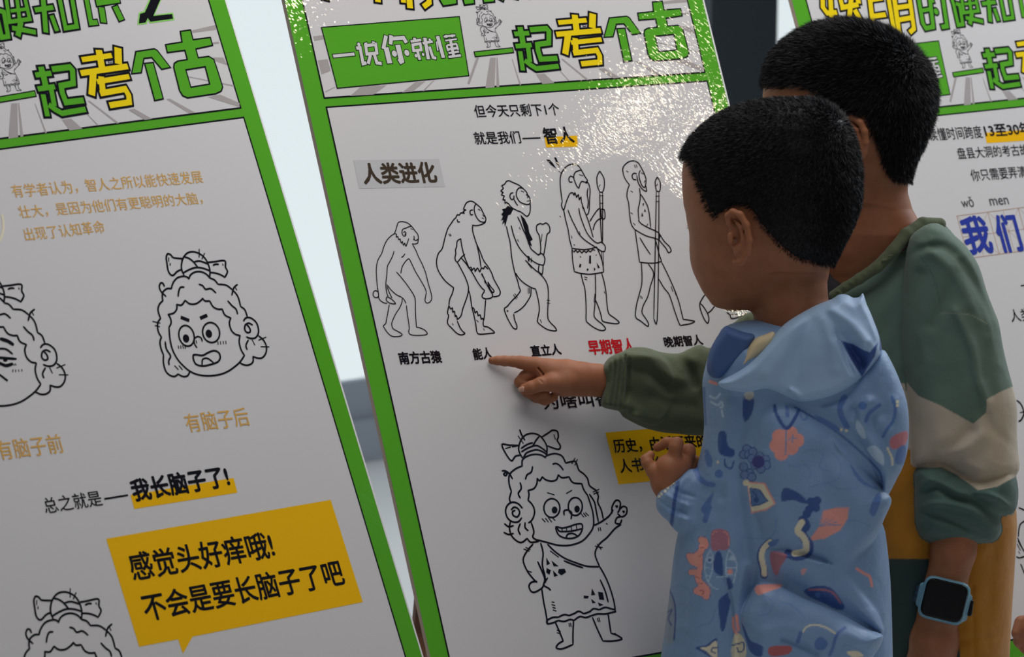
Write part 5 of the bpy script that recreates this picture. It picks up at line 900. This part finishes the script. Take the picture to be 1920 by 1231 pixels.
# ================================================================== a third child at the right edge, only the fist in the picture
def boyC():
    root = empty('person'); tag(root, 'person at the lower right corner, only a fist and cream sleeve in the picture', 'person')
    z = 3.9; f = Field(1870, 2330, 380, 1290, -160, 260, 5, z)
    f.stack([(430, 2110, 2190), (445, 2080, 2215), (480, 2055, 2235), (530, 2045, 2240), (580, 2050, 2230), (620, 2065, 2205), (650, 2085, 2170)], [(430, 30), (480, 80), (560, 92), (650, 50)], lambda X, Y: SL*(Y-600), 4); f.caps([(2140, 640, 0, 48), (2140, 730, 0, 50)], 12)
    g = Field(1885, 2010, 1120, 1300, -100, 120, 2, z, 1180)
    g.caps([(1960, 1150, 0, 28), (1938, 1178, 0, 30)], 8); g.caps([(1922, 1180, -14, 17), (1914, 1200, -16, 14), (1922, 1212, -6, 12)], 4); g.caps([(1930, 1196, 8, 15), (1924, 1214, 8, 12)], 4); g.caps([(1938, 1202, 22, 14), (1934, 1220, 20, 11)], 4); g.caps([(1916, 1168, -10, 15), (1908, 1186, -22, 12)], 4); g.caps([(1944, 1200, -22, 13), (1926, 1216, -24, 11)], 4)
    surf_mesh('body', [f, g], M['skin'], root)
    h = Field(2030, 2260, 400, 600, -190, 120, 5, z); h.stack([(422, 2110, 2190), (438, 2075, 2222), (475, 2050, 2243), (520, 2042, 2248), (560, 2080, 2244)], [(422, 30), (475, 86), (560, 96)], lambda X, Y: SL*(Y-600)-6, 4); surf_mesh('hair', h, M['hair'], root)
    j = Field(1900, 2340, 660, 1330, -160, 330, 6, z); j.pillow([(2100, 690), (2180, 690), (2250, 730), (2280, 850), (2270, 1100), (2270, 1300), (2020, 1300), (2020, 1100), (2010, 850), (2040, 730)], 105, 80, 5, 4)
    j.caps([(2040, 770, -10, 52), (2005, 960, -20, 42), (1985, 1010, -10, 38), (1962, 1135, -30+0, 30)], 10); surf_mesh('shirt', j, M['cream'], root)
    t = Field(1980, 2320, 1230, 2120, -80, 480, 8, z); t.caps([(2080, 1290, 5, 85), (2075, 1990, 0, 42)], 20); t.caps([(2200, 1290, 5, 85), (2205, 1990, 0, 42)], 20); surf_mesh('trousers', t, M['trouser_b'], root)
    for px in (2075, 2205):
        t = Field(px-150, px+80, 1980, 2150, 200, 460, 6, z); t.caps([(px+10, 2050, 0, 34), (px-80, 2060, 12, 26)], 18); surf_mesh('shoe', t, M['shoe'], root)
boyC()

# ================================================================== easels that carry the boards
M['wood'] = mat('brown_wood', srgb(120, 74, 50), .6); colvary(M['wood'], srgb(98, 58, 40), srgb(136, 86, 58), 30)
EL = ['wooden easel under the middle board with the ape drawings', 'wooden easel under the left board with the orange speech bubble', 'wooden easel under the blurred board at the right edge']
for i in range(3):
    mw = BO[i].mw; e = empty('easel'); tag(e, EL[i], 'easel', 'easels behind the boards')
    def Wp(x, y, z=0): return mw @ Vector((x, -y, z))
    for sx, side in ((.06, -1), (W-.06, 1)):
        top = Wp(.5*W+side*.05, YT+.06, -.024); low = Wp(sx, YB+.02, -.024); d = (low-top); k = top.z/(top.z-low.z); foot = Vector((low.x-side*.02, low.y+.03, 0))
        tube('leg', [top, low, foot], .013, M['wood'], e, 8, False)
    top = Wp(.5*W, YT+.08, -.030); back = Vector((top.x, top.y, 0)) + (mw.to_3x3() @ Vector((0, 0, -1))).normalized()*.26; back.z = 0
    tube('rear_leg', [top, back], .013, M['wood'], e, 8, False)
    v, fc = boxdata(.02, W-.02, -YB-.022, -YB-.001, -.036, .018); mesh('ledge', [mw @ Vector(p) for p in v], fc, M['wood'], e)
